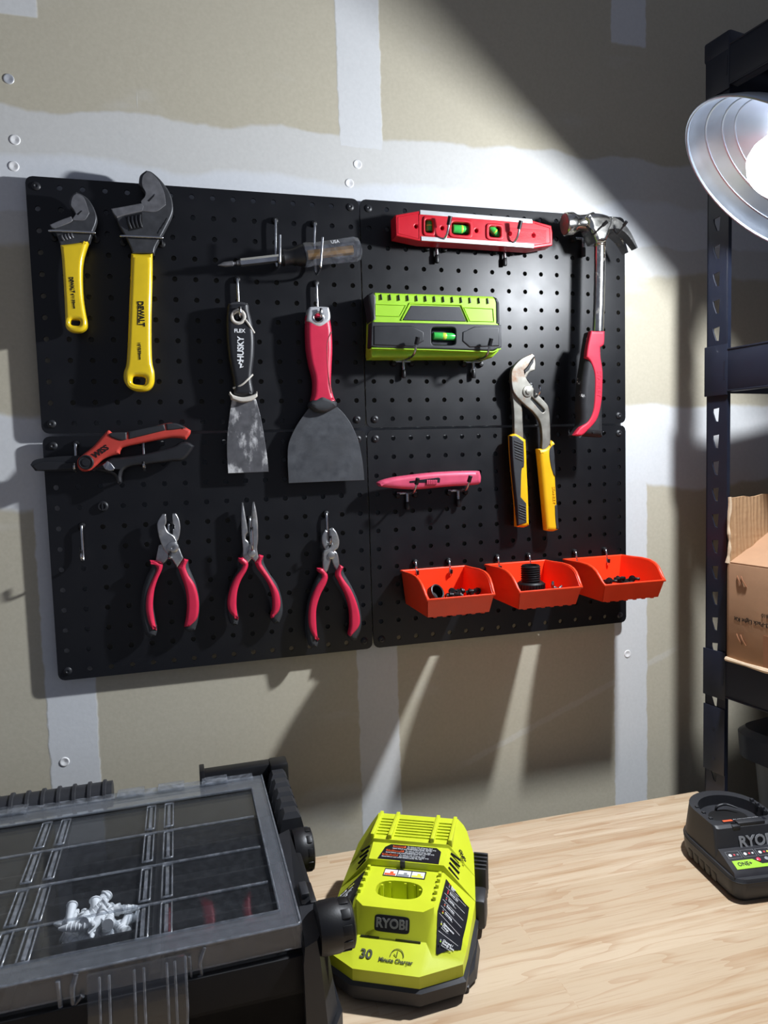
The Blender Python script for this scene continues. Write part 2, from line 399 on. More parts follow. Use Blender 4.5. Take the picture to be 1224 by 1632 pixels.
def boolean(me, cut, op='DIFFERENCE'):
    a = bpy.data.objects.new('a', me); b = bpy.data.objects.new('b', cut); COL.objects.link(a); COL.objects.link(b)
    md = a.modifiers.new('b', 'BOOLEAN'); md.operation = op; md.object = b; md.solver = 'EXACT'
    dg = bpy.context.evaluated_depsgraph_get(); out = bpy.data.meshes.new_from_object(a.evaluated_get(dg))
    bpy.data.objects.remove(a); bpy.data.objects.remove(b); return remesh(out, 30)


# ---------------------------------------------------------------- object helpers
class Thing:
    def __init__(s, name, label, cat, loc=(0, 0, 0), rz=0.0, group=None, mtx=None):
        s.o = bpy.data.objects.new(name, None); COL.objects.link(s.o); s.o.empty_display_size = 0.02
        s.m = mtx if mtx is not None else Matrix.Translation(Vector(loc)) @ Matrix.Rotation(rz, 4, 'Z')
        s.o.matrix_world = s.m; s.inv = s.m.inverted(); s.o['label'] = label; s.o['category'] = cat
        if group: s.o['group'] = group
    def part(s, name, me, m, parent=None, label=None, local=False):
        """me in world coordinates unless local"""
        if not local: me.transform(s.inv)
        o = bpy.data.objects.new(name, me); me.name = name; me.materials.clear(); me.materials.append(M_[m] if isinstance(m, str) else m)
        COL.objects.link(o); o.parent = parent or s.o
        if me.get('slab'):
            wn = o.modifiers.new('wn', 'WEIGHTED_NORMAL'); wn.keep_sharp = True; wn.weight = 60
            del me['slab']
        if label: o['label'] = label
        return o


def single(name, me, m, label, cat, org, group=None):
    """a thing that is one mesh"""
    mt = org if isinstance(org, Matrix) else Matrix.Translation(Vector(org))
    me.transform(mt.inverted()); o = bpy.data.objects.new(name, me); me.name = name; me.materials.clear(); me.materials.append(M_[m]); COL.objects.link(o)
    o.matrix_world = mt; o['label'] = label; o['category'] = cat
    if group: o['group'] = group
    return o


def dup(o, mtx, label, group=None):
    c = o.copy(); COL.objects.link(c); c.matrix_world = mtx; c['label'] = label
    if group: c['group'] = group
    for ch in o.children:
        d = ch.copy(); COL.objects.link(d); d.parent = c
        for g in ch.children:
            e = g.copy(); COL.objects.link(e); e.parent = d
    return c


def struct(name, me, m):
    o = bpy.data.objects.new(name, me); me.name = name; me.materials.clear(); me.materials.append(M_[m]); COL.objects.link(o); o['kind'] = 'structure'; return o


T = Matrix.Translation
# ---------------------------------------------------------------- the room
WALL = 0.0125; DESK = -0.832 + ZO
struct('wall_back', box(-1.6, 2.6, WALL, WALL + 0.1, 0, 2.9), 'drywall')
struct('floor', box(-1.6, 2.6, -2.6, WALL + 0.1, -0.06, 0.0), 'concrete')

# ---------------------------------------------------------------- pegboard
P = 0.0254; NX, NZ = 16, 12; MG = 0.0116


def panel_mesh():
    bm = bmesh.new(); hr = 0.0032; n = 24; rc = 0.0085
    def bound(a):
        c, s = math.cos(a), math.sin(a); k = (P / 2) / max(abs(c), abs(s)); return c * k, s * k
    for i in range(NX):
        for j in range(NZ):
            inner, outer = [], []
            for q in range(n):
                a = 2 * math.pi * q / n; x, z = bound(a)
                lim = [-P / 2 if i else -MG, P / 2 if i < NX - 1 else MG, -P / 2 if j < NZ - 1 else -MG, P / 2 if j else MG]
                x = min(max(x, lim[0]), lim[1]); z = min(max(z, lim[2]), lim[3])
                cx = i in (0, NX - 1) and (x < 0) == (i == 0); cz = j in (0, NZ - 1) and (z > 0) == (j == 0)
                if cx and cz:
                    ax, az = MG - rc, MG - rc
                    if abs(x) > ax and abs(z) > az:
                        d = Vector((abs(x) - ax, abs(z) - az)); d = d.normalized() * rc
                        x, z = math.copysign(ax + d.x, x), math.copysign(az + d.y, z)
                inner.append(bm.verts.new((i * P + hr * math.cos(a), 0, -j * P + hr * math.sin(a))))
                outer.append(bm.verts.new((i * P + x, 0, -j * P + z)))
            for q in range(n):
                r = (q + 1) % n
                bm.faces.new((inner[q], outer[q], outer[r], inner[r]))
    bmesh.ops.remove_doubles(bm, verts=bm.verts, dist=1e-6)
    bmesh.ops.recalc_face_normals(bm, faces=bm.faces)
    be = [e for e in bm.edges if len(e.link_faces) == 1]
    ex = bmesh.ops.extrude_edge_only(bm, edges=be)
    for v in [g for g in ex['geom'] if isinstance(g, bmesh.types.BMVert)]: v.co.y = 0.0028
    return done(bm, 40)


def screw_mesh():
    a = lathe([(-0.0120, 0.0026), (0.0003, 0.0026)], (0, 0, 0), (0, -1, 0), 14)
    b = lathe([(0.0002, 0.0050), (0.0011, 0.0049), (0.0021, 0.0038), (0.0025, 0.0020), (0.0020, 0.0014), (0.0016, 0.0)], (0, 0, 0), (0, -1, 0), 18)
    c = lathe([(-0.0122, 0.0062), (-0.0028, 0.0062)], (0, 0, 0), (0, -1, 0), 18, (True, True))
    return join(a, b, c)


GX, GZ = 0.0249, 0.0266
pm = panel_mesh(); smh = screw_mesh()
names = {(0, 0): 'black steel pegboard panel with the two yellow wrenches hanging on it', (1, 0): 'black steel pegboard panel carrying the red level and green stud finder',
         (0, 1): 'black steel pegboard panel carrying the three red-handled pliers', (1, 1): 'black steel pegboard panel with the three orange bins'}
for (i, j), lb in names.items():
    t = Thing('pegboard_panel', lb, 'pegboard', (i * (15 * P + GX), 0, ZO - j * (11 * P + GZ)), 0, 'pegboard panels screwed to the wall')
    t.part('perforated_sheet', pm if (i, j) == (0, 0) else pm.copy(), 'board_black', local=True)
    for cx in (0, 15):
        for cz in (0, -11):
            s = t.part('screw', smh.copy(), 'tool_black', local=True); s.location = (cx * P, 0, cz * P); s.rotation_euler = (0, random.uniform(0, 3), 0)

# drywall screws
ds = join(lathe([(0, 0.006), (0.0008, 0.0055), (0.0009, 0.0045)], (0, 0, 0), (0, -1, 0), 18), lathe([(0.0009, 0.0045), (0.0003, 0.0018), (0.0, 0.0)], (0, 0, 0), (0, -1, 0), 18))
for px, py, mm, lb in [(14, 126, 'aluminum', 'bare drywall screw head in the tan paper above the small wrench'), (24, 223, 'plaster', 'upper of two mudded screw dimples above the small wrench'),
                       (22, 265, 'plaster', 'mudded screw dimple just above the pegboard corner near the small wrench'), (103, 1214, 'plaster', 'mudded screw dimple on the tape strip above the clear-lidded organizer'),
                       (570, 262, 'plaster', 'mudded screw dimple under the torn end of the upper tape strip'), (557, 292, 'plaster', 'mudded screw dimple touching the pegboard top edge between the upper panels'),
                       (1000, 1042, 'plaster', 'mudded screw dimple just below the pegboard corner under the third orange bin')]:
    single('drywall_screw', ds.copy(), mm, lb, 'screw', T(onY(px, py, WALL)), 'screws along the wall studs').data.transform(T(-onY(px, py, WALL)).inverted())

# ---------------------------------------------------------------- workbench
wb = Thing('workbench', 'workbench with a pale butcher-block wood top against the taped wall', 'workbench', (0.0, -0.44, DESK), math.radians(-0.9))
wb.part('worktop', box(-0.95, 0.846, -0.30, 0.358, -0.038, 0.0, 0.0015), 'wood', local=True)
for sx in (-0.88, 0.78):
    for sy in (-0.26, 0.30): wb.part('leg', box(sx - .03, sx + .03, sy - .03, sy + .03, -DESK, -0.038, 0.003), 'gray_black', local=True)
wb.part('rail', box(-0.85, 0.75, 0.29, 0.31, -0.12, -0.038), 'gray_black', local=True)

# ---------------------------------------------------------------- hooks
def j_hook_meshes(drop, out=0.020, lip=0.014):
    wire = tube([(0, 0.006, 0.002), (0, -0.003, 0.001), (0, -0.0062, -0.004), (0, -0.0066, -drop * 0.5), (0, -0.0072, -drop + 0.008), (0, -0.0095, -drop + 0.001), (0, -out * 0.65, -drop), (0, -out, -drop + 0.004), (0, -out - 0.001, -drop + lip)], 0.0016, 3, k=6, corner=120)
    plug = lathe([(-0.004, 0.003), (0.0005, 0.0042), (0.002, 0.0044), (0.0045, 0.0034), (0.0055, 0.001)], (0, 0, 0), (0, -1, 0), 16, (True, True))
    tip = tube([(0, -out - 0.0005, -drop + lip - 0.005), (0, -out - 0.001, -drop + lip + 0.0005)], 0.0019, 2, sm=False)
    return wire, plug, tip


def j_hook(hole, bottom, label, group='silver wire hooks on the pegboard', out=0.020, lip=0.014):
    a = onY(*hole, 0.0); b = onY(*bottom, -0.010); drop = max(0.01, a.z - b.z)
    t = Thing('peg_hook', label, 'hook', a, 0, group); wi, pl, ti = j_hook_meshes(drop, out, lip)
    t.part('wire', wi, 'chrome', local=True); t.part('plug', pl, 'black_plastic', local=True); t.part('tip', ti, 'black_plastic', local=True); return t


def ring_hook(pl, pr, yf, label, group='wire loop hooks on the pegboard'):
    a = onY(*pl, yf); b = onY(*pr, yf); zz = (a.z + b.z) / 2; t = Thing('loop_hook', label, 'hook', ((a.x + b.x) / 2, 0, zz), 0, group)
    w_ = tube([(a.x, 0.004, a.z), (a.x, yf * 0.8, a.z), (a.x + 0.003, yf, a.z), (b.x - 0.003, yf, b.z), (b.x, yf * 0.8, b.z), (b.x, 0.004, b.z)], 0.0013, 3, k=5, corner=120)
    t.part('wire', w_, 'chrome')
    for q in (a, b): t.part('plug', lathe([(0, 0.004), (0.002, 0.004), (0.003, 0.002)], (q.x, 0, q.z), (0, -1, 0), 14, (True, True)), 'black_plastic')
    return t


def prong_hook(plate, out, label, tipup=0.016, group='black-tipped prong hooks on the pegboard', prongs=(0,), zoff=0.0):
    a = onY(*plate, -0.002); a.z += zoff
    t = Thing('prong_hook', label, 'hook', (a.x, 0, a.z), 0, group)
    t.part('plate', plate2d([oval(0, 0, 0.0145, 0.0038, 20, 5)], 0.0022, 0.0006).copy() if False else box(-0.0145, 0.0145, -0.0045, -0.001, -0.0016, 0.0016, 0.0007), 'zinc', local=True)
    for s in (-P / 2, P / 2):
        t.part('plug', lathe([(-0.004, 0.003), (0, 0.0042), (0.0025, 0.0042), (0.005, 0.003), (0.0055, 0.001)], (s, 0, -0.003), (0, -1, 0), 14, (True, True)), 'black_plastic', local=True)
    t.part('stem', cyl((0, -0.0055, 0.0), (0, -0.0055, -0.014), 0.0022, 14), 'zinc', local=True)
    t.part('stem_tip', cyl((0, -0.0055, -0.012), (0, -0.0055, -0.023), 0.0031, 14, 0.001), 'black_plastic', local=True)
    for dx in prongs:
        t.part('prong', tube([(dx, -0.003, 0.0005), (dx, -out * 0.6, 0.0005), (dx, -out + 0.006, 0.002), (dx + 0.001, -out, 0.008), (dx + 0.003, -out - 0.004, 0.008 + tipup)], 0.0015, 3, corner=120), 'zinc' if len(prongs) == 1 else 'tool_black', local=True)
        t.part('tip', tube([(dx + 0.0017, -out - 0.0015, 0.008 + tipup * 0.42), (dx + 0.0032, -out - 0.0044, 0.009 + tipup)], 0.0029, 3, sm=False), 'black_plastic', local=True)
    return t


# ---------------------------------------------------------------- adjustable wrenches
c1 = crop(30, 250, 4.08)
def Y(f, x, y, d): return onY(*f(x, y), d)

YB = -0.024
t = Thing('adjustable_wrench', 'large adjustable wrench with a long yellow dipped handle', 'wrench', Y(c1, 790, 1520, YB))
t.part('head', slab(c1, [(797, 302), (793, 285), (817, 258), (820, 230), (800, 198), (778, 180), (788, 120), (828, 86), (865, 97), (915, 140), (955, 190), (987, 245), (1002, 310), (998, 365), (968, 432), (935, 495), (905, 550), (885, 590), (878, 626), (738, 626), (728, 590), (695, 520), (650, 440), (630, 390), (700, 372), (800, 350)], YB, 0.015, 0.0018), 'wrench_gray')
t.part('jaw_face', slab(c1, [(797, 302), (797, 285), (820, 258), (824, 230), (806, 196), (800, 170), (806, 125), (832, 96), (862, 106), (905, 150), (935, 205), (950, 255), (955, 312), (890, 355), (800, 352)], YB - 0.0012, 0.003, 0.0004), 'wrench_face')
t.part('movable_jaw', slab(c1, [(598, 336), (700, 318), (797, 300), (815, 320), (806, 352), (690, 378), (638, 396), (618, 372)], YB - 0.0014, 0.013, 0.0012, corner=35), 'wrench_face')
t.part('window', slab(c1, [(690, 385), (802, 360), (806, 462), (718, 482)], YB - 0.0006, 0.002, 0.0003, sm=False), 'ink_black')
for k in range(4):
    a = Y(c1, 706 + k * 25 + 6, 388 - k * 5 + 5, YB - 0.0008); b = Y(c1, 722 + k * 22 + 8, 474 - k * 4 - 6, YB - 0.0008); m_ = (a + b) / 2 + Vector((-0.001, -0.002, 0))
    t.part('worm_screw', tube([a, m_, b], 0.0017, 2), 'tool_black')
t.part('stamped_mark', join(slab(c1, [(838, 285), (880, 245), (885, 240), (880, 256), (848, 290)], YB - 0.0016, 0.001, 0.0001, sm=False)), 'ink_black')
t.part('scale_marks', join(*[slab(c1, [(x, y), (x + 22, y - 42), (x + 17, y - 44), (x - 4, y - 4)], YB - 0.0004, 0.001, 0.0001, sm=False) for x, y in ((905, 500), (925, 470), (945, 440))]), 'ink_black')
g = t.part('grip', slab(c1, [(728, 622), (800, 626), (868, 622), (867, 800), (862, 1000), (861, 1200), (866, 1330), (880, 1395), (880, 1460), (862, 1500), (820, 1523), (760, 1521), (708, 1495), (681, 1450), (680, 1400), (697, 1340), (706, 1200), (714, 1000), (722, 800)], YB - 0.0015, 0.0175, 0.0055, [oval(780, 1452, 42, 27, 20, 3.5, 0.1)], res=4), 'yellow_dip')
t.part('lettering', text('DEWALT', 0.0095, Y(c1, 794, 1020, YB - 0.0018), (0.01, 0, -1), (1, 0, 0), 0.0006, 0.03, squeeze=0.78), 'ink_black', g)
t.part('underline', slab(c1, [(774, 945), (779, 945), (775, 1092), (770, 1092)], YB - 0.0019, 0.0006, 0.0001, sm=False), 'ink_black', g)
t.part('size_lettering', text('10"/250mm', 0.0045, Y(c1, 785, 1262, YB - 0.0018), (0.01, 0, -1), (1, 0, 0), 0.0006, 0.015), 'ink_black', g)

t = Thing('adjustable_wrench', 'small adjustable wrench with a short yellow dipped handle', 'wrench', Y(c1, 370, 1130, YB))
t.part('head', slab(c1, [(372, 228), (412, 245), (452, 275), (487, 330), (505, 385), (500, 430), (480, 480), (455, 552), (270, 576), (250, 520), (225, 470), (210, 452), (280, 440), (335, 425), (356, 400), (368, 370), (352, 345), (330, 322), (328, 290), (345, 250)], YB, 0.013, 0.0015), 'wrench_gray')
t.part('jaw_face', slab(c1, [(374, 238), (405, 250), (428, 275), (450, 340), (458, 365), (425, 410), (350, 412), (352, 398), (372, 370), (356, 340), (340, 318), (340, 290), (352, 255)], YB - 0.0011, 0.003, 0.0004), 'wrench_face')
t.part('movable_jaw', slab(c1, [(200, 440), (270, 410), (340, 385), (352, 410), (330, 428), (240, 462), (214, 462)], YB - 0.0013, 0.011, 0.001, corner=35), 'wrench_face')
for k in range(4):
    a = Y(c1, 280 + k * 21, 512 - k * 5, YB - 0.0008); b = Y(c1, 296 + k * 19, 545 - k * 6, YB - 0.0008)
    t.part('worm_screw', tube([a, (a + b) / 2 + Vector((-0.0005, -0.001, 0)), b], 0.0012, 2), 'wrench_face')
t.part('stamped_mark', slab(c1, [(378, 372), (408, 348), (412, 352), (386, 378)], YB - 0.0015, 0.001, 0.0001, sm=False), 'ink_black')
g = t.part('grip', slab(c1, [(266, 568), (350, 558), (452, 540), (426, 620), (412, 690), (409, 780), (414, 900), (428, 1000), (441, 1070), (436, 1110), (405, 1133), (360, 1138), (320, 1126), (300, 1095), (298, 1030), (292, 900), (283, 750), (275, 640)], YB - 0.0015, 0.0155, 0.0042, [oval(365, 1074, 31, 20, 20, 3, 0.1)], res=4), 'yellow_dip')
t.part('lettering', text('DEWALT', 0.0058, Y(c1, 346, 832, YB - 0.0018), (0.06, 0, -1), (1, 0, 0), 0.0006, 0.03, squeeze=0.78), 'ink_black', g)
t.part('size_lettering', text('6"/150mm', 0.0042, Y(c1, 356, 938, YB - 0.0018), (0.06, 0, -1), (1, 0, 0), 0.0006, 0.015), 'ink_black', g)
ring_hook(c1(668, 514), c1(926, 525), YB - 0.004, 'silver wire loop around the neck of the large yellow wrench')
ring_hook(c1(204, 480), c1(486, 492), YB - 0.004, 'silver wire loop around the head of the small yellow wrench')

# ---------------------------------------------------------------- screwdriver
c2 = crop(330, 330, 3.474)
YS = -0.030
A = Y(c2, 60, 322, YS); B = Y(c2, 850, 232, YS); ax = (B - A).normalized(); Lg = (B - A).length
fr = lambda px: A + ax * (Lg * (px - 60) / 790)
pxm = Lg / 795
t = Thing('screwdriver', 'multi-bit screwdriver with a clear handle lying sideways in wire hooks', 'screwdriver', A)
t.part('bit', lathe([(0, 0.0004), (4 * pxm, 3 * pxm), (35 * pxm, 13 * pxm), (80 * pxm, 13 * pxm), (84 * pxm, 8 * pxm), (98 * pxm, 8 * pxm), (102 * pxm, 13 * pxm), (120 * pxm, 13 * pxm)], A, ax, 6, (True, True), 20), 'wrench_face')
t.part('shaft', lathe([(0, 18 * pxm), (4 * pxm, 21 * pxm), (215 * pxm, 21 * pxm)], fr(178), ax, 6, (True, True), 20), 'chrome')
t.part('collar', lathe([(0, 22 * pxm), (8 * pxm, 38 * pxm), (20 * pxm, 46 * pxm), (50 * pxm, 40 * pxm), (75 * pxm, 44 * pxm), (110 * pxm, 56 * pxm), (132 * pxm, 60 * pxm)], fr(392), ax, 24, (True, True)), 'black_plastic')
hd = lathe([(0, 52 * pxm), (5 * pxm, 66 * pxm), (20 * pxm, 68 * pxm), (60 * pxm, 62 * pxm), (200 * pxm, 66 * pxm), (290 * pxm, 70 * pxm), (318 * pxm, 60 * pxm), (328 * pxm, 40 * pxm)], fr(522), ax, 10, (True, True), 20)
h = t.part('clear_handle', hd, 'clear_handle')
t.part('core', lathe([(0, 26 * pxm), (260 * pxm, 26 * pxm)], fr(545), ax, 8, (True, True)), 'bristle_brass', h, 'bits and steel core seen through the clear handle')
u_ = Vector((0, -1, 0)); t.part('lettering', text('USA', 0.006, fr(690) + Vector((0, -68 * pxm, 36 * pxm)), ax, (0, 0.3, 1), 0.0004), 'ink_white', h)


def drop_hook(hole, low, front, label, ya, yb):
    a = onY(*hole, 0); b = onY(*low, -0.008); top_, bot_ = front; c = onY(*top_, yb); d = onY(*bot_, yb)
    t = Thing('peg_hook', label, 'hook', a, 0, 'silver wire hooks on the pegboard')
    t.part('wire', tube([a + Vector((0, .006, .001)), a + Vector((0, -.004, 0)), a + Vector((0, -.008, -.005)), (b.x, -.008, b.z), (d.x, -.012, d.z - .001), (d.x, yb + .004, d.z - .002), d + Vector((0, 0, .003)), c], 0.0016, 3, corner=120), 'chrome')
    t.part('plug', lathe([(-0.004, 0.003), (0.0005, 0.0042), (0.002, 0.0044), (0.0045, 0.0034), (0.0055, 0.001)], a, (0, -1, 0), 16, (True, True)), 'black_plastic'); return t


drop_hook(c2(375, 78), c2(380, 255), (c2(404, 155), c2(404, 300)), 'silver wire hook under the screwdriver shaft', 0, -0.040)
drop_hook(c2(590, 95), c2(594, 200), (c2(640, 168), c2(630, 322)), 'silver wire hook around the clear screwdriver handle', 0, -0.047)

# ---------------------------------------------------------------- putty knives
YK = -0.022
t = Thing('putty_knife', 'narrow plaster-stained putty knife with a black handle and white stripes', 'putty knife', Y(c2, 230, 1470, YK))
g = t.part('handle', slab(c2, [(120, 528), (170, 520), (226, 528), (236, 570), (253, 640), (264, 720), (263, 820), (254, 900), (251, 960), (259, 1010), (260, 1042), (205, 1050), (146, 1038), (148, 990), (140, 930), (122, 840), (111, 740), (107, 640), (111, 570)], YK - 0.003, 0.019, 0.0062, [oval(172, 605, 24, 24)], res=4, corner=80), 'tool_black')
t.part('eyelet', slab(c2, oval(173, 606, 46, 46, 24), YK - 0.0045, 0.021, 0.003, [oval(173, 606, 25, 25, 20)], sm=False), 'offwhite', g)
t.part('stripe', join(tube([Y(c2, x, y, d) for x, y, d in ((214, 625, YK - .0035), (240, 662, YK - .003), (261, 697, YK + .002))], 0.0013), tube([Y(c2, x, y, d) for x, y, d in ((144, 1003, YK + .001), (190, 985, YK - .003), (225, 955, YK - .003), (252, 928, YK + .001))], 0.0013)), 'offwhite', g)
t.part('butt_cap', slab(c2, [(118, 530), (168, 519), (226, 528), (229, 548), (118, 548)], YK - 0.0025, 0.018, 0.004), 'wrench_gray', g)
t.part('lettering', text('HUSKY', 0.0108, Y(c2, 187, 786, YK - 0.0032), (0.05, 0, 1), (-1, 0, 0), 0.0006, 0.03, squeeze=0.9), 'ink_white', g)
t.part('flex_lettering', text('FLEX', 0.0062, Y(c2, 180, 686, YK - 0.0032), (1, 0, 0), (0, 0, 1), 0.0006, 0.03), 'ink_white', g)
t.part('emblem', slab(c2, [(180, 892), (183, 872), (172, 866), (186, 842), (202, 858), (196, 862), (190, 852), (182, 863), (194, 868), (190, 886), (202, 880), (200, 886)], YK - 0.0033, 0.0006, 0.0001, sm=False), 'ink_white', g)
t.part('ferrule', slab(c2, [(128, 1018), (146, 1040), (200, 1052), (258, 1038), (278, 1018), (280, 1048), (245, 1072), (190, 1078), (138, 1062)], YK - 0.004, 0.021, 0.0016), 'offwhite')
t.part('blade', slab(c2, [(138, 1060), (205, 1070), (270, 1062), (296, 1160), (318, 1280), (332, 1380), (341, 1465), (230, 1470), (117, 1474), (111, 1380), (111, 1280), (121, 1180)], YK + 0.0055, 0.0016, 0.0003), 'blade_plaster')

t = Thing('putty_knife', 'wide scraper with a red handle and a broad flared steel blade', 'putty knife', Y(c2, 660, 1520, YK))
g = t.part('handle', slab(c2, [(558, 590), (618, 584), (678, 590), (687, 630), (694, 680), (698, 780), (694, 880), (691, 980), (703, 1040), (716, 1072), (690, 1088), (640, 1092), (600, 1086), (580, 1072), (589, 1030), (590, 950), (570, 870), (555, 780), (551, 690), (552, 630)], YK - 0.004, 0.021, 0.0065, [oval(617, 608, 24, 24)], res=4, corner=80), 'pliers_red', None, 'red soft handle with a paint-flecked seam')
t.part('seam', tube([Y(c2, x, y, YK - .0038) for x, y in ((690, 690), (668, 740), (664, 800), (668, 880), (676, 960), (690, 1030))], 0.0005), 'face_red', g)
t.part('butt_cap', slab(c2, [(556, 600), (564, 560), (580, 550), (662, 550), (678, 562), (683, 622), (640, 660), (600, 658), (553, 628)], YK - 0.0047, 0.0225, 0.003, [oval(617, 608, 22, 22)], corner=60), 'aluminum', None, 'silver metal butt cap')
t.part('eyelet', slab(c2, oval(617, 609, 35, 35, 24), YK - 0.0058, 0.024, 0.002, [oval(617, 609, 21, 21, 20)], sm=False), 'chrome')
t.part('collar', slab(c2, [(570, 1080), (604, 1056), (640, 1040), (682, 1056), (724, 1078), (722, 1105), (680, 1130), (640, 1138), (600, 1130), (568, 1105)], YK - 0.005, 0.023, 0.006, res=3), 'rubber')
t.part('blade', slab(c2, [(568, 1108), (640, 1116), (722, 1108), (762, 1150), (802, 1210), (836, 1290), (856, 1380), (866, 1450), (871, 1512), (660, 1520), (452, 1529), (446, 1400), (450, 1320), (470, 1260), (502, 1200), (540, 1145)], YK + 0.0055, 0.0016, 0.0003), 'blade_wide')
j_hook(c2(166, 404), c2(174, 625), 'silver wire hook holding the narrow putty knife', out=0.028, lip=0.012)
j_hook(c2(601, 424), c2(614, 632), 'silver wire hook holding the wide red-handled scraper', out=0.030, lip=0.012)

# ---------------------------------------------------------------- torpedo level
c3 = crop(570, 310, 3.709)
YL = -0.034
def rr(x0, x1, y0, y1, p=5, sk=0.07):      # rounded window following the level's slight slope
    cx, cy = (x0 + x1) / 2, (y0 + y1) / 2; return [(x, y + (x - cx) * sk) for x, y in oval(cx, cy, (x1 - x0) / 2, (y1 - y0) / 2, 24, p)]
wins = [rr(400, 448, 146, 225), rr(556, 664, 162, 238), rr(778, 848, 186, 252)]
t = Thing('torpedo_level', 'red torpedo level with three green vials resting on two prong hooks', 'level', Y(c3, 690, 280, -0.02))
bd = t.part('body', slab(c3, [(224, 120), (372, 94), (600, 113), (1032, 152), (1146, 184), (1153, 225), (1152, 300), (1040, 318), (640, 292), (378, 276), (228, 244)], YL, 0.024, 0.0015, [w_ for w_ in wins] + [oval(x, y, 9, 11) for x, y in ((345, 188), (500, 198), (702, 213), (900, 230), (1040, 240))], sm=False), 'level_red')
for i, w_ in enumerate(wins):
    cx = sum(p[0] for p in w_) / 24; cy = sum(p[1] for p in w_) / 24
    o_ = [(cx + (x - cx) * (1.5 if i != 1 else 1.32), cy + (y - cy) * 1.5) for x, y in w_]
    o_ = [(x, min(max(y, 121 + (x - 372) * 0.083), 243 + (x - 378) * 0.066)) for x, y in o_]
    t.part('vial_frame', slab(c3, o_, YL - 0.002, 0.006, 0.0012, [w_], sm=False), 'level_red', bd)
t.part('edge_strip', slab(c3, [(370, 90), (1032, 145), (1034, 170), (370, 117)], YL - 0.0012, 0.0235, 0.0005, sm=False), 'aluminum', None, 'white machined strip along the top edge')
t.part('edge_strip', slab(c3, [(376, 246), (1040, 290), (1042, 316), (378, 272)], YL - 0.0012, 0.0235, 0.0005, sm=False), 'aluminum', None, 'white machined strip along the bottom edge')
def vial(a, b, r):
    a, b = Y(c3, *a, YL + .008), Y(c3, *b, YL + .008); v = t.part('vial', cyl(a, b, r, 16, 0.001), 'vial_green', bd, 'green spirit vial')
    return a, b, r
for a, b, r in (((424, 150), (424, 222), 0.0052), ((560, 204), (660, 210), 0.0058), ((782, 190), (838, 250), 0.0052)):
    va, vb, r = vial(a, b, r); m0 = va.lerp(vb, 0.42); m1 = va.lerp(vb, 0.62)
    t.part('bubble', cyl(m0 + Vector((0, -.0006, 0)), m1 + Vector((0, -.0006, 0)), r * 0.98, 14, 0.002), 'vial_bubble', bd)
t.part('grooves', join(*[tube([Y(c3, 885 + (10 if k < 3 else 0), 196 + 8 * k, YL - .0002), Y(c3, 1115, 214 + 8 * k, YL - .0002)], 0.0003, 1, sm=False) for k in range(10)]), 'level_red', bd)
t.part('end_bevel', join(tube([Y(c3, x, y, YL) for x, y in ((240, 135), (362, 112), (364, 262), (240, 230), (240, 135))], 0.0006, 1, sm=False), tube([Y(c3, x, y, YL) for x, y in ((1046, 170), (1135, 198), (1138, 286), (1046, 300))], 0.0006, 1, sm=False)), 'level_red', bd)
prong_hook(c3(462, 308), 0.046, 'prong hook under the red level, on the side of the vertical vial', zoff=0.0)
prong_hook(c3(862, 328), 0.046, 'prong hook under the red level, on the side of the hammer')

# ---------------------------------------------------------------- stud finder
t = Thing('stud_finder', 'lime green and black stud finder with a bubble vial on two prong hooks', 'stud finder', Y(c3, 460, 950, -0.02))
YF = -0.036
bd = t.part('body', slab(c3, [(92, 590), (104, 577), (450, 588), (800, 600), (826, 612), (838, 640), (838, 760), (838, 925), (800, 962), (440, 962), (84, 962), (80, 940), (84, 760)], YF + 0.002, 0.033, 0.004, sm=False, res=3), 'lime')
t.part('end_trim', slab(c3, [(62, 590), (92, 574), (112, 600), (112, 742), (86, 750), (80, 700)], YF + 0.0012, 0.030, 0.003, sm=False), 'gray_black', bd)
t.part('end_trim', slab(c3, [(806, 602), (826, 612), (840, 640), (842, 768), (818, 764), (816, 640)], YF + 0.0008, 0.030, 0.003, sm=False), 'gray_black', bd)
t.part('display_panel', slab(c3, [(318, 656), (605, 664), (642, 750), (268, 742)], YF + 0.0008, 0.003, 0.0006, sm=False), 'gray_black', bd)
t.part('panel_rim', join(tube([Y(c3, x, y, YF + .0015) for x, y in ((258, 742), (308, 644), (612, 654), (654, 752))], 0.0012, 2, sm=False), tube([Y(c3, x, y, YF + .0015) for x, y in ((106, 648), (285, 655), (250, 720), (106, 716), (106, 648))], 0.0006, 1, sm=False), tube([Y(c3, x, y, YF + .0015) for x, y in ((628, 668), (800, 676), (806, 752), (664, 748), (628, 668))], 0.0006, 1, sm=False)), 'lime', bd)
t.part('ribs', join(*[tube([Y(c3, 137 + k * 52.5, 590 + k * 1.9, YF + .0012), Y(c3, 142 + k * 52.5, 622 + k * 1.9, YF + .0006)], 0.0011, 2, sm=False) for k in range(13)]), 'gray_black', bd)
vb_ = [(436, 782), (580, 790), (580, 892), (436, 890)]
t.part('bumper', slab(c3, [(84, 752), (360, 758), (850, 770), (852, 900), (800, 922), (440, 912), (120, 905), (78, 898)], YF - 0.010, 0.020, 0.0015, [oval(508, 838, 72, 53, 28, 7)], sm=False, res=2), 'gray_black', bd)
for pts in ([(96, 775), (320, 775), (392, 812), (392, 866), (330, 900), (96, 890)], [(838, 782), (690, 780), (622, 812), (620, 866), (664, 904), (838, 896)]):
    t.part('pad', slab(c3, pts, YF - 0.0112, 0.004, 0.0015, sm=False), 'tool_black', bd)
t.part('trim_line', slab(c3, [(82, 905), (440, 914), (800, 926), (846, 908), (850, 914), (802, 934), (440, 921), (82, 912)], YF - 0.0095, 0.016, 0.0006, sm=False), 'lime', bd)
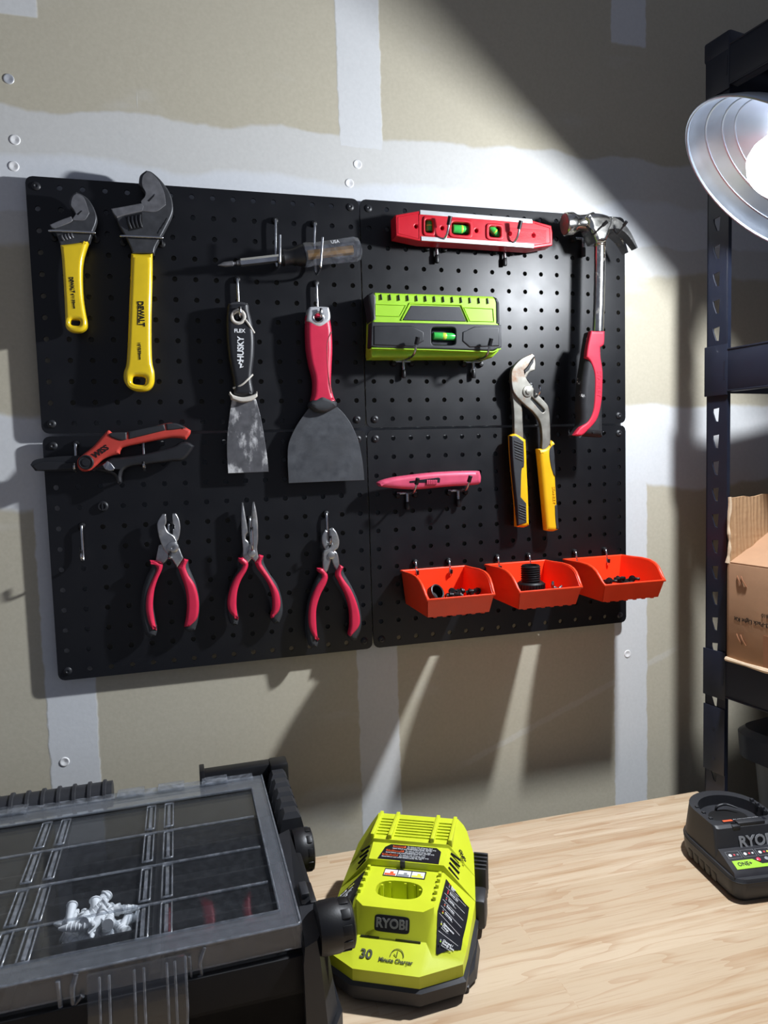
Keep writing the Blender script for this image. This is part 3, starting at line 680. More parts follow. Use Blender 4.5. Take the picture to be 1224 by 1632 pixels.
t.part('vial_pocket', slab(c3, [(438, 784), (578, 792), (578, 890), (438, 888)], YF - 0.001, 0.002, 0.0002, sm=False), 'label_black', bd)
a, b = Y(c3, 446, 836, YF - .004), Y(c3, 572, 842, YF - .004)
t.part('vial', cyl(a, b, 0.0050, 18, 0.001), 'vial_green', bd); t.part('bubble', cyl(a.lerp(b, .38) + Vector((0, -.0006, 0)), a.lerp(b, .62) + Vector((0, -.0006, 0)), 0.0049, 14, 0.002), 'vial_bubble', bd)
prong_hook(c3(266, 986), 0.056, 'prong hook under the green stud finder, nearer the wide scraper', 0.014)
prong_hook(c3(678, 990), 0.056, 'prong hook under the green stud finder, nearer the grooved pliers', 0.014)

# ---------------------------------------------------------------- hammer
c4 = crop(780, 320, 2.965); ch = crop(880, 320, 7.65)
YH = -0.044
t = Thing('claw_hammer', 'claw hammer with a chrome head and shaft and a red and black grip', 'hammer', Y(c4, 500, 1115, YH))
fa = Y(ch, 150, 285, -0.0425); fb = Y(ch, 490, 260, -0.046); fx = (fb - fa).normalized(); fl = (fb - fa).length
rr_ = 0.0155
t.part('poll', lathe([(0.001, 0.6 * rr_), (0.0, 0.93 * rr_), (0.001, rr_), (fl * .26, rr_), (fl * .36, 0.86 * rr_), (fl * .48, 0.68 * rr_), (fl * .8, 0.70 * rr_), (fl, 0.85 * rr_)], fa, fx, 28, (True, True)), 'hammer_steel')
t.part('striking_face', lathe([(-0.0004, 0.0), (-0.0004, 0.85 * rr_), (0.0006, 0.92 * rr_)], fa, fx, 28, (True, False)), 'face_red', None, 'red-stained striking face')
hd_ = slab(ch, [(420, 190), (455, 160), (510, 140), (600, 142), (680, 162), (760, 200), (850, 250), (868, 300), (835, 335), (770, 322), (728, 345), (705, 420), (660, 490), (560, 492), (520, 400), (480, 330), (470, 260)], -0.0615, 0.031, 0.006, res=3)
t.part('head', hd_, 'hammer_steel')
def tine(near):
    """one claw tine: half of a curved, thinning plate, split from the other by a V notch"""
    cv = [Y(ch, p.x, p.y, -0.063) for p in smooth_pts([Vector((x, y, 0)) for x, y in ((740, 195), (800, 222), (860, 262), (925, 335), (985, 435), (1045, 572))], 2, False, 90)]
    n = len(cv) - 1; lp = []
    for i, p in enumerate(cv):
        k = i / n; d = (cv[min(i + 1, n)] - cv[max(i - 1, 0)]); nrm = Vector((d.z, 0, -d.x)).normalized()
        if nrm.z > 0: nrm = -nrm
        th = 0.015 * (1 - k) ** 1.1 + 0.0022; gap = 0.0001 + max(0, k - 0.70) * 0.017; mid = -0.0462
        a, b = (-0.063, mid - gap) if near else (mid + gap, -0.0295)
        q = p + nrm * th; lp.append([Vector((p.x, a, p.z)), Vector((p.x, b, p.z)), Vector((q.x, b, q.z)), Vector((q.x, a, q.z))])
    return loft(lp, sharp=25)
t.part('claw_tine', tine(True), 'hammer_steel')
t.part('claw_tine', tine(False), 'hammer_steel')
sh = [Y(c4, 522, 185, YH), Y(c4, 520, 320, YH), Y(c4, 517, 470, YH), Y(c4, 512, 620, YH)]
t.part('shaft', tube(sh, 0.0078, 5), 'hammer_steel'); t.part('shaft_ring', join(*[lathe([(0, .0082), (.0008, .0087), (.0016, .0082)], Y(c4, 522, 192 + 9 * k, YH), (0, 0, -1), 24) for k in range(3)]), 'hammer_steel')
g = t.part('grip', slab(c4, [(482, 615), (515, 618), (546, 617), (545, 700), (541, 800), (541, 950), (543, 1117), (470, 1112), (404, 1106), (425, 1078), (440, 1040), (438, 960), (442, 880), (452, 800), (462, 735), (470, 680)], YH - 0.013, 0.026, 0.009, res=4), 'hammer_black')
t.part('grip_inlay', slab(c4, [(482, 613), (515, 616), (547, 615), (546, 655), (542, 680), (526, 692), (528, 740), (537, 800), (537, 870), (532, 950), (512, 1030), (470, 1082), (437, 1110), (403, 1107), (430, 1072), (468, 1042), (492, 990), (500, 900), (499, 820), (480, 762), (460, 738), (466, 690)], YH - 0.0145, 0.010, 0.0025), 'hammer_red', g, 'red strip curving down the grip')
t.part('embossed_lettering', text('STANLEY', 0.009, Y(c4, 517, 865, YH - 0.0146), (-0.02, 0, -1), (1, 0, 0), 0.0006, 0.0), 'hammer_red', g)
t.part('hang_hole', slab(c4, oval(493, 1095, 6, 6, 12), YH - 0.0133, 0.002, 0.0002, sm=False), 'ink_black', g)
p0 = onY(*ch(370, 468), -0.002)
th = Thing('prong_hook', 'double prong hook carrying the claw hammer head', 'hook', (p0.x, 0, p0.z), 0, 'black-tipped prong hooks on the pegboard')
th.part('plate', box(-0.017, 0.030, -0.0045, -0.001, -0.0018, 0.0018, 0.0007), 'zinc', local=True)
for s in (-0.015, 0.0104): th.part('plug', lathe([(-0.004, 0.003), (0, 0.0042), (0.0025, 0.0042), (0.005, 0.003), (0.0055, 0.001)], (s, 0, -0.001), (0, -1, 0), 14, (True, True)), 'black_plastic', local=True)
th.part('stem', cyl((-0.001, -0.0055, 0), (-0.001, -0.0055, -0.016), 0.0024, 14), 'zinc', local=True); th.part('stem_tip', cyl((-0.001, -0.0055, -0.013), (-0.001, -0.0055, -0.026), 0.0033, 14, 0.001), 'black_plastic', local=True)
for tipx, basex in (((675, 250), (500, 405)), ((905, 255), (800, 395))):
    q = onY(*ch(*tipx), -0.084); b_ = onY(*ch(*basex), -0.066)
    th.part('prong', tube([(b_.x, -0.004, p0.z), (b_.x, -0.05, p0.z + .0005), (b_.x, -0.064, b_.z), (b_.x + (q.x - b_.x) * .4, -0.076, b_.z + (q.z - b_.z) * .45), q], 0.0014, 3, corner=120), 'tool_black')
    r_ = Vector((b_.x + (q.x - b_.x) * .4, -0.076, b_.z + (q.z - b_.z) * .45))
    th.part('tip', tube([r_.lerp(q, 0.35), q], 0.0024, 3, sm=False), 'black_plastic')

# ---------------------------------------------------------------- tongue-and-groove pliers
YT = -0.020
t = Thing('groove_joint_pliers', 'long rusty groove-joint pliers with yellow and black grips', 'pliers', Y(c4, 220, 1550, YT))
t.part('fixed_arm', slab(c4, [(215, 738), (219, 770), (216, 800), (190, 812), (168, 850), (150, 890), (150, 950), (156, 990), (158, 1040), (162, 1125), (118, 1125), (116, 1000), (108, 900), (120, 860), (160, 830), (178, 790), (196, 760)], YT + 0.002, 0.008, 0.0012), 'rust_steel')
t.part('sliding_arm', slab(c4, [(203, 722), (216, 734), (200, 752), (180, 785), (164, 800), (168, 822), (182, 850), (205, 880), (225, 910), (268, 955), (282, 985), (288, 1060), (290, 1180), (248, 1180), (250, 1110), (240, 1045), (210, 1000), (170, 965), (130, 925), (110, 890), (104, 830), (112, 790), (150, 748)], YT - 0.003, 0.0075, 0.0012, [[(200, 925), (258, 982), (258, 998), (246, 996), (196, 938)]]), 'rust_steel')
t.part('jaw_teeth', slab(c4, [(212, 740), (200, 755), (180, 788), (166, 802), (170, 812), (188, 800), (196, 782), (208, 765)], YT - 0.0005, 0.004, 0.0003, sm=False), 'ink_black')
t.part('pivot_bolt', join(lathe([(0, 0.008), (0.0015, 0.0075), (0.002, 0.005)], Y(c4, 180, 902, YT - .003), (0, -1, 0), 24, (True, True)), lathe([(0.0018, 0.0042), (0.0035, 0.004), (0.004, 0.002)], Y(c4, 180, 902, YT - .003), (0, -1, 0), 6, (True, True))), 'rust_steel')
g = t.part('grip', slab(c4, [(104, 1108), (132, 1101), (177, 1128), (180, 1180), (183, 1270), (189, 1400), (193, 1535), (170, 1545), (133, 1542), (131, 1450), (122, 1350), (110, 1220)], YT - 0.005, 0.016, 0.006, res=3), 'yellow_plastic', None, 'yellow grip on the straight arm')
t.part('grip_inlay', slab(c4, [(105, 1112), (130, 1112), (164, 1138), (166, 1250), (154, 1275), (150, 1400), (176, 1430), (178, 1522), (136, 1536), (132, 1450), (122, 1350), (110, 1220)], YT - 0.0062, 0.010, 0.002, corner=40), 'rubber', g, 'black rubber inlay')
t.part('inlay_ribs', join(*[tube([Y(c4, 118 + k * .6, 1135 + k * 13, YT - .0064), Y(c4, 158, 1150 + k * 13, YT - .0064)], 0.0008, 1, sm=False) for k in range(7)], *[tube([Y(c4, 140, 1435 + k * 12, YT - .0064), Y(c4, 172, 1448 + k * 12, YT - .0064)], 0.0008, 1, sm=False) for k in range(6)]), 'rubber', g)
g = t.part('grip', slab(c4, [(235, 1172), (268, 1166), (296, 1134), (306, 1142), (313, 1250), (322, 1400), (331, 1556), (305, 1564), (272, 1560), (262, 1450), (248, 1300)], YT - 0.005, 0.016, 0.006, res=3), 'yellow_plastic', None, 'yellow grip on the angled arm')
t.part('grip_inlay', slab(c4, [(284, 1182), (303, 1150), (309, 1200), (314, 1300), (304, 1296), (290, 1250)], YT - 0.0058, 0.010, 0.0012), 'rubber', g, 'black rubber inlay')
t.part('grip_inlay', slab(c4, [(310, 1440), (322, 1436), (329, 1550), (318, 1552), (312, 1500)], YT - 0.0058, 0.010, 0.0012), 'rubber', g, 'black rubber inlay')
t.part('embossed_lettering', text('STANLEY', 0.0062, Y(c4, 305, 1390, YT - 0.0055), (0.06, 0, -1), (1, 0, 0), 0.0008), 'yellow_plastic', g)
j_hook(c4(190, 872), c4(196, 925), 'silver wire hook through the pivot of the yellow-gripped pliers', out=0.030, lip=0.014)

# ---------------------------------------------------------------- utility knife
c7 = crop(580, 730, 2.448)
YU = -0.030
t = Thing('utility_knife', 'pink-red utility knife resting on two prong hooks', 'utility knife', Y(c7, 260, 115, YU))
bd = t.part('body', slab(c7, [(57, 96), (80, 85), (140, 72), (290, 55), (440, 50), (458, 57), (462, 75), (460, 97), (440, 105), (330, 112), (200, 123), (80, 114), (60, 106)], YU, 0.018, 0.006, res=4), 'knife_pink')
t.part('slider_slot', slab(c7, [(178, 90), (292, 76), (298, 80), (296, 96), (178, 97)], YU - 0.0004, 0.003, 0.0003, sm=False), 'label_black', bd)
t.part('slider', join(*[slab(c7, [(246 + 7 * k, 86), (251 + 7 * k, 85), (251 + 7 * k, 102), (246 + 7 * k, 103)], YU - 0.0022, 0.004, 0.0004, sm=False) for k in range(6)]), 'knife_pink', bd)
t.part('blade_tip', slab(c7, [(56, 97), (72, 92), (72, 108), (60, 105)], YU + 0.006, 0.002, 0.0003, sm=False), 'zinc')
prong_hook(c7(166, 136), 0.040, 'prong hook under the pink utility knife, near its tip', 0.012)
prong_hook(c7(364, 126), 0.040, 'prong hook under the pink utility knife, near its butt', 0.012)

# ---------------------------------------------------------------- pruning snips
c5 = crop(30, 660, 3.71)
YP = -0.022
t = Thing('pruning_snips', 'garden snips with one red and one black handle hung sideways', 'snips', Y(c5, 560, 400, YP))
t.part('blade', slab(c5, [(68, 300), (86, 276), (130, 262), (240, 250), (360, 245), (372, 300), (350, 334), (220, 338), (97, 336)], YP + 0.004, 0.003, 0.0004, corner=40), 'tool_black')
t.part('blade', slab(c5, [(80, 306), (140, 284), (250, 286), (350, 292), (360, 325), (240, 330), (110, 334)], YP + 0.001, 0.003, 0.0008, corner=40), 'tool_black')
g = t.part('lower_handle', slab(c5, [(420, 325), (470, 300), (540, 262), (600, 256), (740, 236), (900, 195), (955, 166), (1000, 164), (1040, 188), (1005, 240), (965, 275), (900, 281), (740, 302), (660, 312), (622, 330), (608, 365), (606, 405), (590, 420), (577, 402), (556, 362), (490, 345)], YP, 0.013, 0.004, res=3), 'tool_black', None, 'black lower handle')
t.part('latch', join(slab(c5, [(494, 300), (524, 276), (545, 290), (568, 320), (560, 334), (535, 336), (510, 325)], YP - 0.003, 0.004, 0.0012), tube([Y(c5, 524, 282, YP - .004), Y(c5, 515, 322, YP - .004)], 0.0016, 2)), 'zinc', None, 'silver lock latch')
h = t.part('upper_handle', slab(c5, [(342, 285), (350, 262), (385, 232), (440, 188), (515, 103), (532, 95), (560, 110), (650, 104), (780, 76), (870, 54), (920, 52), (965, 66), (1017, 95), (1014, 116), (990, 150), (940, 140), (860, 145), (640, 190), (602, 210), (594, 236), (540, 248), (490, 272), (440, 318), (410, 337), (370, 337), (346, 312)], YP - 0.006, 0.014, 0.004, res=3), 'snip_red', None, 'red upper handle')
for pts in ([(526, 118), (560, 108), (638, 106), (638, 150), (602, 158), (545, 138)], [(646, 104), (760, 80), (860, 58), (868, 96), (650, 150)], [(868, 56), (920, 52), (962, 65), (990, 82), (930, 92), (874, 97)]):
    t.part('grip_pad', slab(c5, pts, YP - 0.0072, 0.012, 0.002, corner=40), 'gray_black', h)
t.part('pivot', join(lathe([(0, 0.0088), (0.0015, 0.0085), (0.002, 0.0076), (0.0008, 0.0070)], Y(c5, 398, 285, YP - .006), (0, -1, 0), 28, (True, True)), lathe([(0.0008, 0.0048), (0.0018, 0.0044)], Y(c5, 398, 285, YP - .006), (0, -1, 0), 20, (True, True))), 'tool_black')
t.part('lettering', text('WISS', 0.0092, Y(c5, 484, 222, YP - 0.0062), (0.83, 0, 0.56), (-0.56, 0, 0.83), 0.0006, 0.03), 'ink_black', h)
j_hook(c5(338, 178), c5(342, 340), 'silver wire hook beside the snips pivot, carrying their blades', out=0.026, lip=0.010)
j_hook(c5(735, 130), c5(738, 330), 'silver wire hook between the two handles of the snips', out=0.026, lip=0.010)

# ---------------------------------------------------------------- three red pliers
c6 = crop(210, 780, 3.138)
YR = -0.016
def grip(t, blk, red, label, y=YR):
    g = t.part('grip', slab(c6, blk, y - 0.004, 0.015, 0.006, res=4), 'rubber', None, label)
    t.part('grip_inlay', slab(c6, red, y - 0.0058, 0.013, 0.004, res=3), 'pliers_red', g, 'red inlay'); return g

t = Thing('slip_joint_pliers', 'red-handled slip-joint pliers with blunt open jaws', 'pliers', Y(c6, 190, 740, YR))
t.part('jaw_arm', slab(c6, [(203, 122), (220, 120), (236, 150), (243, 190), (238, 235), (226, 262), (195, 300), (182, 345), (152, 378), (118, 362), (134, 280), (175, 262), (200, 235), (206, 200), (214, 196), (214, 178), (204, 172)], YR + 0.003, 0.007, 0.0012, corner=45), 'pliers_steel', None, 'steel half with the square-notched jaw')
t.part('jaw_arm', slab(c6, [(152, 124), (170, 123), (173, 165), (166, 182), (180, 212), (214, 238), (238, 295), (258, 345), (227, 392), (198, 345), (160, 300), (136, 240), (127, 190), (130, 160)], YR - 0.004, 0.007, 0.0015, corner=45), 'pliers_steel', None, 'steel half in front, with the bolt')
t.part('pivot_bolt', lathe([(0, 0.0075), (0.002, 0.0070), (0.0032, 0.0045), (0.003, 0.002), (0.002, 0.0015)], Y(c6, 205, 290, YR - .004), (0, -1, 0), 20, (True, True)), 'pliers_steel')
grip(t, [(91, 356), (125, 360), (156, 374), (150, 405), (130, 450), (112, 510), (106, 580), (116, 650), (126, 705), (120, 735), (90, 746), (65, 725), (47, 660), (41, 590), (50, 510), (72, 440), (96, 392)], [(90, 357), (125, 361), (156, 374), (150, 405), (126, 460), (110, 520), (105, 590), (112, 650), (124, 708), (92, 690), (74, 640), (67, 580), (76, 510), (100, 450), (122, 402), (112, 382), (92, 374)], 'grip under the notched jaw')
grip(t, [(230, 390), (262, 350), (283, 356), (286, 392), (302, 430), (322, 480), (336, 540), (339, 600), (331, 660), (318, 706), (290, 719), (262, 706), (272, 650), (277, 580), (269, 500), (249, 440)], [(230, 391), (262, 350), (283, 356), (271, 388), (286, 430), (316, 480), (333, 540), (336, 600), (326, 650), (290, 690), (262, 690), (272, 640), (276, 570), (268, 500), (248, 440)], 'grip under the plain jaw')
j_hook(c6(184, 175), c6(178, 352), 'silver wire hook between the jaws of the slip-joint pliers', out=0.024, lip=0.010)

t = Thing('needle_nose_pliers', 'red-handled needle-nose pliers with two long slender jaws', 'pliers', Y(c6, 600, 690, YR))
t.part('jaw_arm', slab(c6, [(550, 66), (558, 65), (564, 100), (574, 160), (584, 215), (572, 232), (572, 250), (584, 262), (600, 300), (604, 345), (580, 372), (556, 345), (556, 300), (550, 230), (548, 140)], YR - 0.001, 0.008, 0.002, corner=45), 'pliers_steel')
t.part('jaw_arm', slab(c6, [(605, 63), (614, 62), (624, 110), (631, 170), (633, 250), (628, 300), (636, 345), (618, 368), (592, 330), (586, 290), (600, 262), (604, 240), (600, 215), (600, 140)], YR - 0.004, 0.008, 0.002, corner=45), 'pliers_steel')
t.part('pivot_bolt', lathe([(0, 0.0052), (0.0015, 0.0048), (0.0022, 0.003)], Y(c6, 600, 320, YR - .004), (0, -1, 0), 18, (True, True)), 'pliers_steel')
grip(t, [(534, 345), (556, 340), (583, 366), (576, 405), (546, 460), (529, 520), (526, 590), (536, 648), (531, 680), (510, 687), (489, 665), (477, 600), (480, 540), (497, 470), (528, 410), (540, 378)], [(534, 345), (556, 340), (582, 366), (578, 402), (546, 460), (528, 520), (525, 590), (533, 656), (508, 640), (486, 610), (479, 570), (489, 510), (512, 450), (545, 402), (555, 380), (536, 362)], 'grip nearer the slip-joint pliers')
grip(t, [(616, 366), (640, 329), (661, 335), (664, 372), (690, 420), (730, 480), (754, 555), (757, 620), (740, 670), (712, 676), (695, 645), (706, 590), (700, 520), (672, 455), (632, 402)], [(616, 366), (640, 329), (661, 335), (650, 366), (662, 392), (700, 450), (734, 510), (746, 570), (736, 615), (702, 648), (696, 640), (706, 590), (700, 520), (672, 455), (632, 402)], 'grip nearer the cutters')
j_hook(c6(588, 145), c6(590, 300), 'silver wire hook in front of the needle-nose pliers jaws', out=0.026, lip=0.030)

t = Thing('diagonal_cutters', 'red-handled diagonal cutters with short rounded cutting jaws', 'pliers', Y(c6, 1010, 800, YR))
t.part('jaw_arm', slab(c6, [(968, 202), (982, 208), (986, 240), (984, 272), (1000, 300), (1030, 320), (1040, 382), (1030, 414), (1010, 380), (994, 340), (965, 300), (951, 262), (954, 228)], YR - 0.001, 0.008, 0.0022), 'pliers_steel')
t.part('jaw_arm', slab(c6, [(990, 200), (1008, 192), (1028, 218), (1039, 258), (1034, 292), (1015, 312), (1000, 345), (985, 400), (972, 420), (957, 398), (956, 330), (962, 306), (990, 292), (1002, 268), (990, 240)], YR - 0.004, 0.008, 0.0022), 'pliers_steel')
t.part('pivot_bolt', lathe([(0, 0.0052), (0.0015, 0.0048), (0.0022, 0.003)], Y(c6, 998, 330, YR - .004), (0, -1, 0), 18, (True, True)), 'pliers_steel')
grip(t, [(929, 396), (955, 394), (983, 430), (976, 470), (946, 530), (926, 600), (926, 680), (936, 760), (930, 790), (905, 799), (885, 772), (875, 690), (878, 600), (895, 530), (922, 460), (940, 425)], [(929, 396), (955, 394), (982, 430), (976, 470), (946, 530), (926, 600), (926, 680), (934, 764), (910, 740), (890, 700), (884, 640), (892, 570), (916, 500), (948, 445), (950, 425), (932, 412)], 'grip nearer the needle-nose pliers')
grip(t, [(1022, 424), (1044, 379), (1062, 390), (1066, 422), (1100, 480), (1136, 560), (1152, 640), (1150, 700), (1132, 756), (1105, 762), (1084, 736), (1094, 680), (1090, 600), (1070, 530), (1036, 462)], [(1022, 424), (1044, 379), (1062, 390), (1050, 420), (1064, 450), (1098, 500), (1128, 570), (1144, 640), (1138, 690), (1096, 740), (1085, 730), (1094, 680), (1090, 600), (1070, 530), (1036, 462)], 'grip nearer the panel edge')
j_hook(c6(970, 120), c6(992, 272), 'silver wire hook holding the diagonal cutters', out=0.026, lip=0.012)

j_hook(c5(374, 660), c5(378, 868), 'empty silver wire hook near the panel edge, below the snips')
k0 = Y(c5, 497, 545, 0)
single('wall_peg', join(lathe([(-0.003, 0.003), (0, 0.0066), (0.003, 0.0066), (0.0045, 0.0052), (0.0045, 0.0036), (0.002, 0.003)], k0, (0, -1, 0), 22, (True, True)), box(k0.x - .0008, k0.x + .0008, k0.y - .005, k0.y - .001, k0.z - .005, k0.z + .005)), 'tool_black', 'small round black peg sitting between the snips and the empty hook', 'peg', k0)

# ---------------------------------------------------------------- orange bins
def bin_meshes(w_, d, hb, hf):
    """open-front hanging bin; local: back at y=0, front at y=-d, rim of the back at z=0"""
    def shell(o, zb):
        e = 0.006                                       # walls lean out towards the top
        a = [(-w_ / 2 + o, -o), (w_ / 2 - o, -o)]
        return a
    hw = w_ / 2; th = 0.0018; zb = -hb; e = 0.005; dip = hb - hf
    prof = [(0.0, 0.0), (-0.025, 0.001), (-0.050, 0.0025), (-0.068, 0.002), (-0.079, -0.0005), (-0.087, -0.0045), (-0.094, -dip * 0.52), (-0.099, -dip * 0.80), (-d + 0.002, -dip)]
    bm = bmesh.new()
    def ring(s):
        """s=+-1: side wall as outer/inner strips from rim to floor"""
        out = []
        for y, z in prof:
            k = (z - zb) / hb; x = hw - e * (1 - k)
            yb = -d + 0.002 + 0.010
            out.append((bm.verts.new((s * x, y, z)), bm.verts.new((s * (hw - e), max(y, -d + 0.012), zb)), bm.verts.new((s * (x - th), y, z)), bm.verts.new((s * (hw - e - th), max(y, -d + 0.012), zb + th))))
        return out
    for s in (-1, 1):
        R = ring(s)
        for a, b in zip(R, R[1:]):
            bm.faces.new((a[0], b[0], b[1], a[1])); bm.faces.new((a[2], a[3], b[3], b[2])); bm.faces.new((a[0], a[2], b[2], b[0]))
    side = done(bm, 35)
    kf = (-dip - zb) / hb; xf = hw - e * (1 - kf)
    def slabq(p):      # closed prism from 8 points given as two loops
        return loft(p, sharp=25)
    back = slabq([[(-hw, 0, 0), (hw, 0, 0), (hw - e, 0, zb), (-hw + e, 0, zb)], [(-hw, -th, 0), (hw, -th, 0), (hw - e, -th, zb), (-hw + e, -th, zb)]])
    front = slabq([[(-xf, -d + .002, -dip), (xf, -d + .002, -dip), (hw - e, -d + .012, zb), (-hw + e, -d + .012, zb)], [(-xf, -d + .002 + th, -dip), (xf, -d + .002 + th, -dip), (hw - e, -d + .012 + th, zb), (-hw + e, -d + .012 + th, zb)]])
    floor = box(-hw + e, hw - e, -d + .012, 0, zb, zb + th)
    body = join(side, back, front, floor)
    rim = [(-hw, 0, 0)] + [(-(hw - e * (1 - (z - zb) / hb)), y, z) for y, z in prof]
    rim2 = rim + [(-x, y, z) for x, y, z in reversed(rim)]
    rimm = tube([Vector((x * 1.012, y, z)) for x, y, z in rim2], 0.0019, 2, True, False)
    feet = join(*[box(-hw + e + .008 + k * (w_ - 2 * e - .018) / 5, -hw + e + .013 + k * (w_ - 2 * e - .018) / 5, -d + .014, -d + .020, zb - .0018, zb + .001, .0005) for k in range(6)])
    hang = box(-hw + .004, hw - .004, -0.0005, 0.003, -0.010, 0.001, 0.0006)
    ledge = tube([(-hw + .0015, -0.01, -0.022), (-hw + .0015, -0.075, -0.022)], 0.0008, 1, sm=False)
    return body, rimm, feet, hang


BINS = []
bl = ['orange hanging bin with loose black fittings, under the pink utility knife', 'orange hanging bin holding a tall black threaded adapter', 'orange hanging bin overlapping the pegboard edge below the hammer']
for n, (x0, x1, zt) in enumerate(((0.4362, 0.5296, -0.4905), (0.5616, 0.6578, -0.4910), (0.6876, 0.7868, -0.4918))):
    w_ = 0.0945 if n < 2 else 0.098; mt = T(((x0 + x1) / 2, -0.0062, zt + ZO))
    t = Thing('hanging_bin', bl[n], 'bin', mtx=mt, group='orange bins hung on the pegboard')
    b_, r_, f_, h_ = bin_meshes(w_, 0.106, 0.046, 0.0245)
    t.part('tub', b_, 'bin_orange', local=True); t.part('rim', r_, 'bin_orange', local=True); t.part('feet_ridge', f_, 'bin_orange', local=True); t.part('hanging_lip', h_, 'bin_orange', local=True)
    BINS.append(mt)
for (x, y), lb in zip(((198, 405), (328, 400), (518, 386), (640, 380), (820, 366), (937, 358)), ('first of the two hooks holding the bin under the pink knife', 'second of the two hooks holding the bin under the pink knife', 'hook of the adapter bin, nearer the bin under the pink knife', 'hook of the adapter bin, right behind the threaded adapter', 'hook of the bin at the pegboard edge, nearer the adapter bin', 'hook of the bin at the pegboard edge, nearer the board edge')):
    j_hook(c7(x, y), c7(x + 3, y + 58), 'silver wire ' + lb, 'silver wire hooks behind the orange bins', out=0.012, lip=0.008)

def fitting(seed):
    r = random.Random(seed); L = r.uniform(0.010, 0.017)
    a = lathe([(0, .0022), (L * .3, .0034), (L * .32, .0022), (L * .6, .0034), (L * .62, .0048), (L * .75, .0048), (L * .77, .003), (L, .003)], (0, 0, -L / 2), (0, 0, 1), 12, (True, True))
    b = tube([(0, 0, 0), (0.006, 0, 0.002), (0.010, 0, 0.001)], 0.0022, 2)
    return join(a, b)
fm = [fitting(k) for k in range(3)]
rnd = random.Random(3)
def scatter(bm_, n, cx, label, group, zlift=0.0):
    k = 0
    while k < n:
        x = cx + rnd.uniform(-0.026, 0.026); y = rnd.uniform(-0.083, -0.045); z = -0.0435 + 0.0062 + rnd.choice((0, 0.006, 0.010, 0.014)) + zlift
        mt = bm_ @ T((x, y, z)) @ Matrix.Rotation(rnd.uniform(0, 6.28), 4, 'Z') @ Matrix.Rotation(1.57 + rnd.uniform(-.25, .25), 4, 'X')
        o = bpy.data.objects.new('pipe_fitting', fm[k % 3]); COL.objects.link(o); o.matrix_world = mt; o['label'] = label; o['category'] = 'fitting'; o['group'] = group
        if not fm[k % 3].materials: fm[k % 3].materials.append(M_['black_plastic'])
        k += 1
def ring_cap(bm_, x, y, label):
    a = lathe([(0, .0108), (.009, .0108), (.0095, .0095), (.009, .0085), (.002, .0082)], (0, 0, 0), (0, 0, 1), 24, (True, False))
    mt = bm_ @ T((x, y, -0.0215)) @ Matrix.Rotation(1.0, 4, 'X') @ Matrix.Rotation(0.4, 4, 'Y')
    o = bpy.data.objects.new('ring_cap', a); COL.objects.link(o); a.materials.append(M_['black_plastic']); o.matrix_world = mt; o['label'] = label; o['category'] = 'fitting'
scatter(BINS[0], 9, 0.012, 'small black plastic fitting lying loose in the bin under the pink knife', 'black fittings in the bin under the pink knife')
ring_cap(BINS[0], -0.026, -0.072, 'round black ring cap in the bin under the pink knife')
scatter(BINS[2], 12, 0.0, 'small black plastic fitting lying loose in the bin at the pegboard edge', 'black fittings in the bin at the pegboard edge', 0.001)
mt = BINS[1] @ T((-0.012, -0.070, -0.0442))
t = Thing('threaded_adapter', 'black round threaded hose adapter standing in the middle orange bin', 'adapter', mtx=mt)
t.part('collar', lathe([(0, .017), (.018, .017), (.020, .0185), (.027, .0185), (.029, .016)], (0, 0, 0), (0, 0, 1), 36, (True, True)), 'black_plastic', local=True)
t.part('knurl', join(*[box(-.0008, .0008, -.0193, -.0180, .0205, .0265) for _ in range(1)] + [moved(box(-.0008, .0008, -.0193, -.0180, .0205, .0265), Matrix.Rotation(k * math.pi / 15, 4, 'Z')) for k in range(1, 30)]), 'black_plastic', local=True)
pr = [(0.028, .0118)]
for k in range(7): pr += [(.030 + k * .003, .0118), (.0312 + k * .003, .0132), (.0320 + k * .003, .0132), (.0328 + k * .003, .0118)]
t.part('thread', lathe(pr + [(.052, .0115), (.052, .009), (.035, .0088)], (0, 0, 0), (0, 0, 1), 32, (False, True)), 'black_plastic', local=True)
t.part('sticker', loft([[Vector((.0172 * math.sin(a), -.0172 * math.cos(a), z)) for z in (.003, .016)] for a in [-.9 + .15 * k for k in range(6)]], (False, False), False), 'ink_white', local=True, label='white paper sticker')
mt = BINS[1] @ T((0.012, -0.088, -0.0285)) @ Matrix.Rotation(0.5, 4, 'Y')
t = Thing('wing_nut', 'small silver wing nut beside the black threaded adapter', 'wing nut', mtx=mt)
t.part('hub', lathe([(0, .004), (.006, .0035), (.008, .0028), (.008, .0018), (.003, .0018)], (0, 0, 0), (0, 0, 1), 14, (True, False)), 'chrome', local=True)
for s in (-1, 1): t.part('wing', tube([(s * .002, 0, .004), (s * .006, 0, .009), (s * .0075, 0, .013)], 0.0022, 2, radii=(1, 1, .7)), 'chrome', local=True)
t = Thing('bit_holder', 'small blue plastic piece lying in the middle orange bin', 'plastic piece', mtx=BINS[1] @ T((0.026, -0.086, -0.0300)) @ Matrix.Rotation(0.4, 4, 'Z'))
t.part('body', box(-.009, .009, -.004, .004, -.004, .004, .0012), 'sky_blue', local=True); t.part('cap', cyl((.009, 0, 0), (.012, 0, 0), .003, 12), 'sky_blue', local=True)

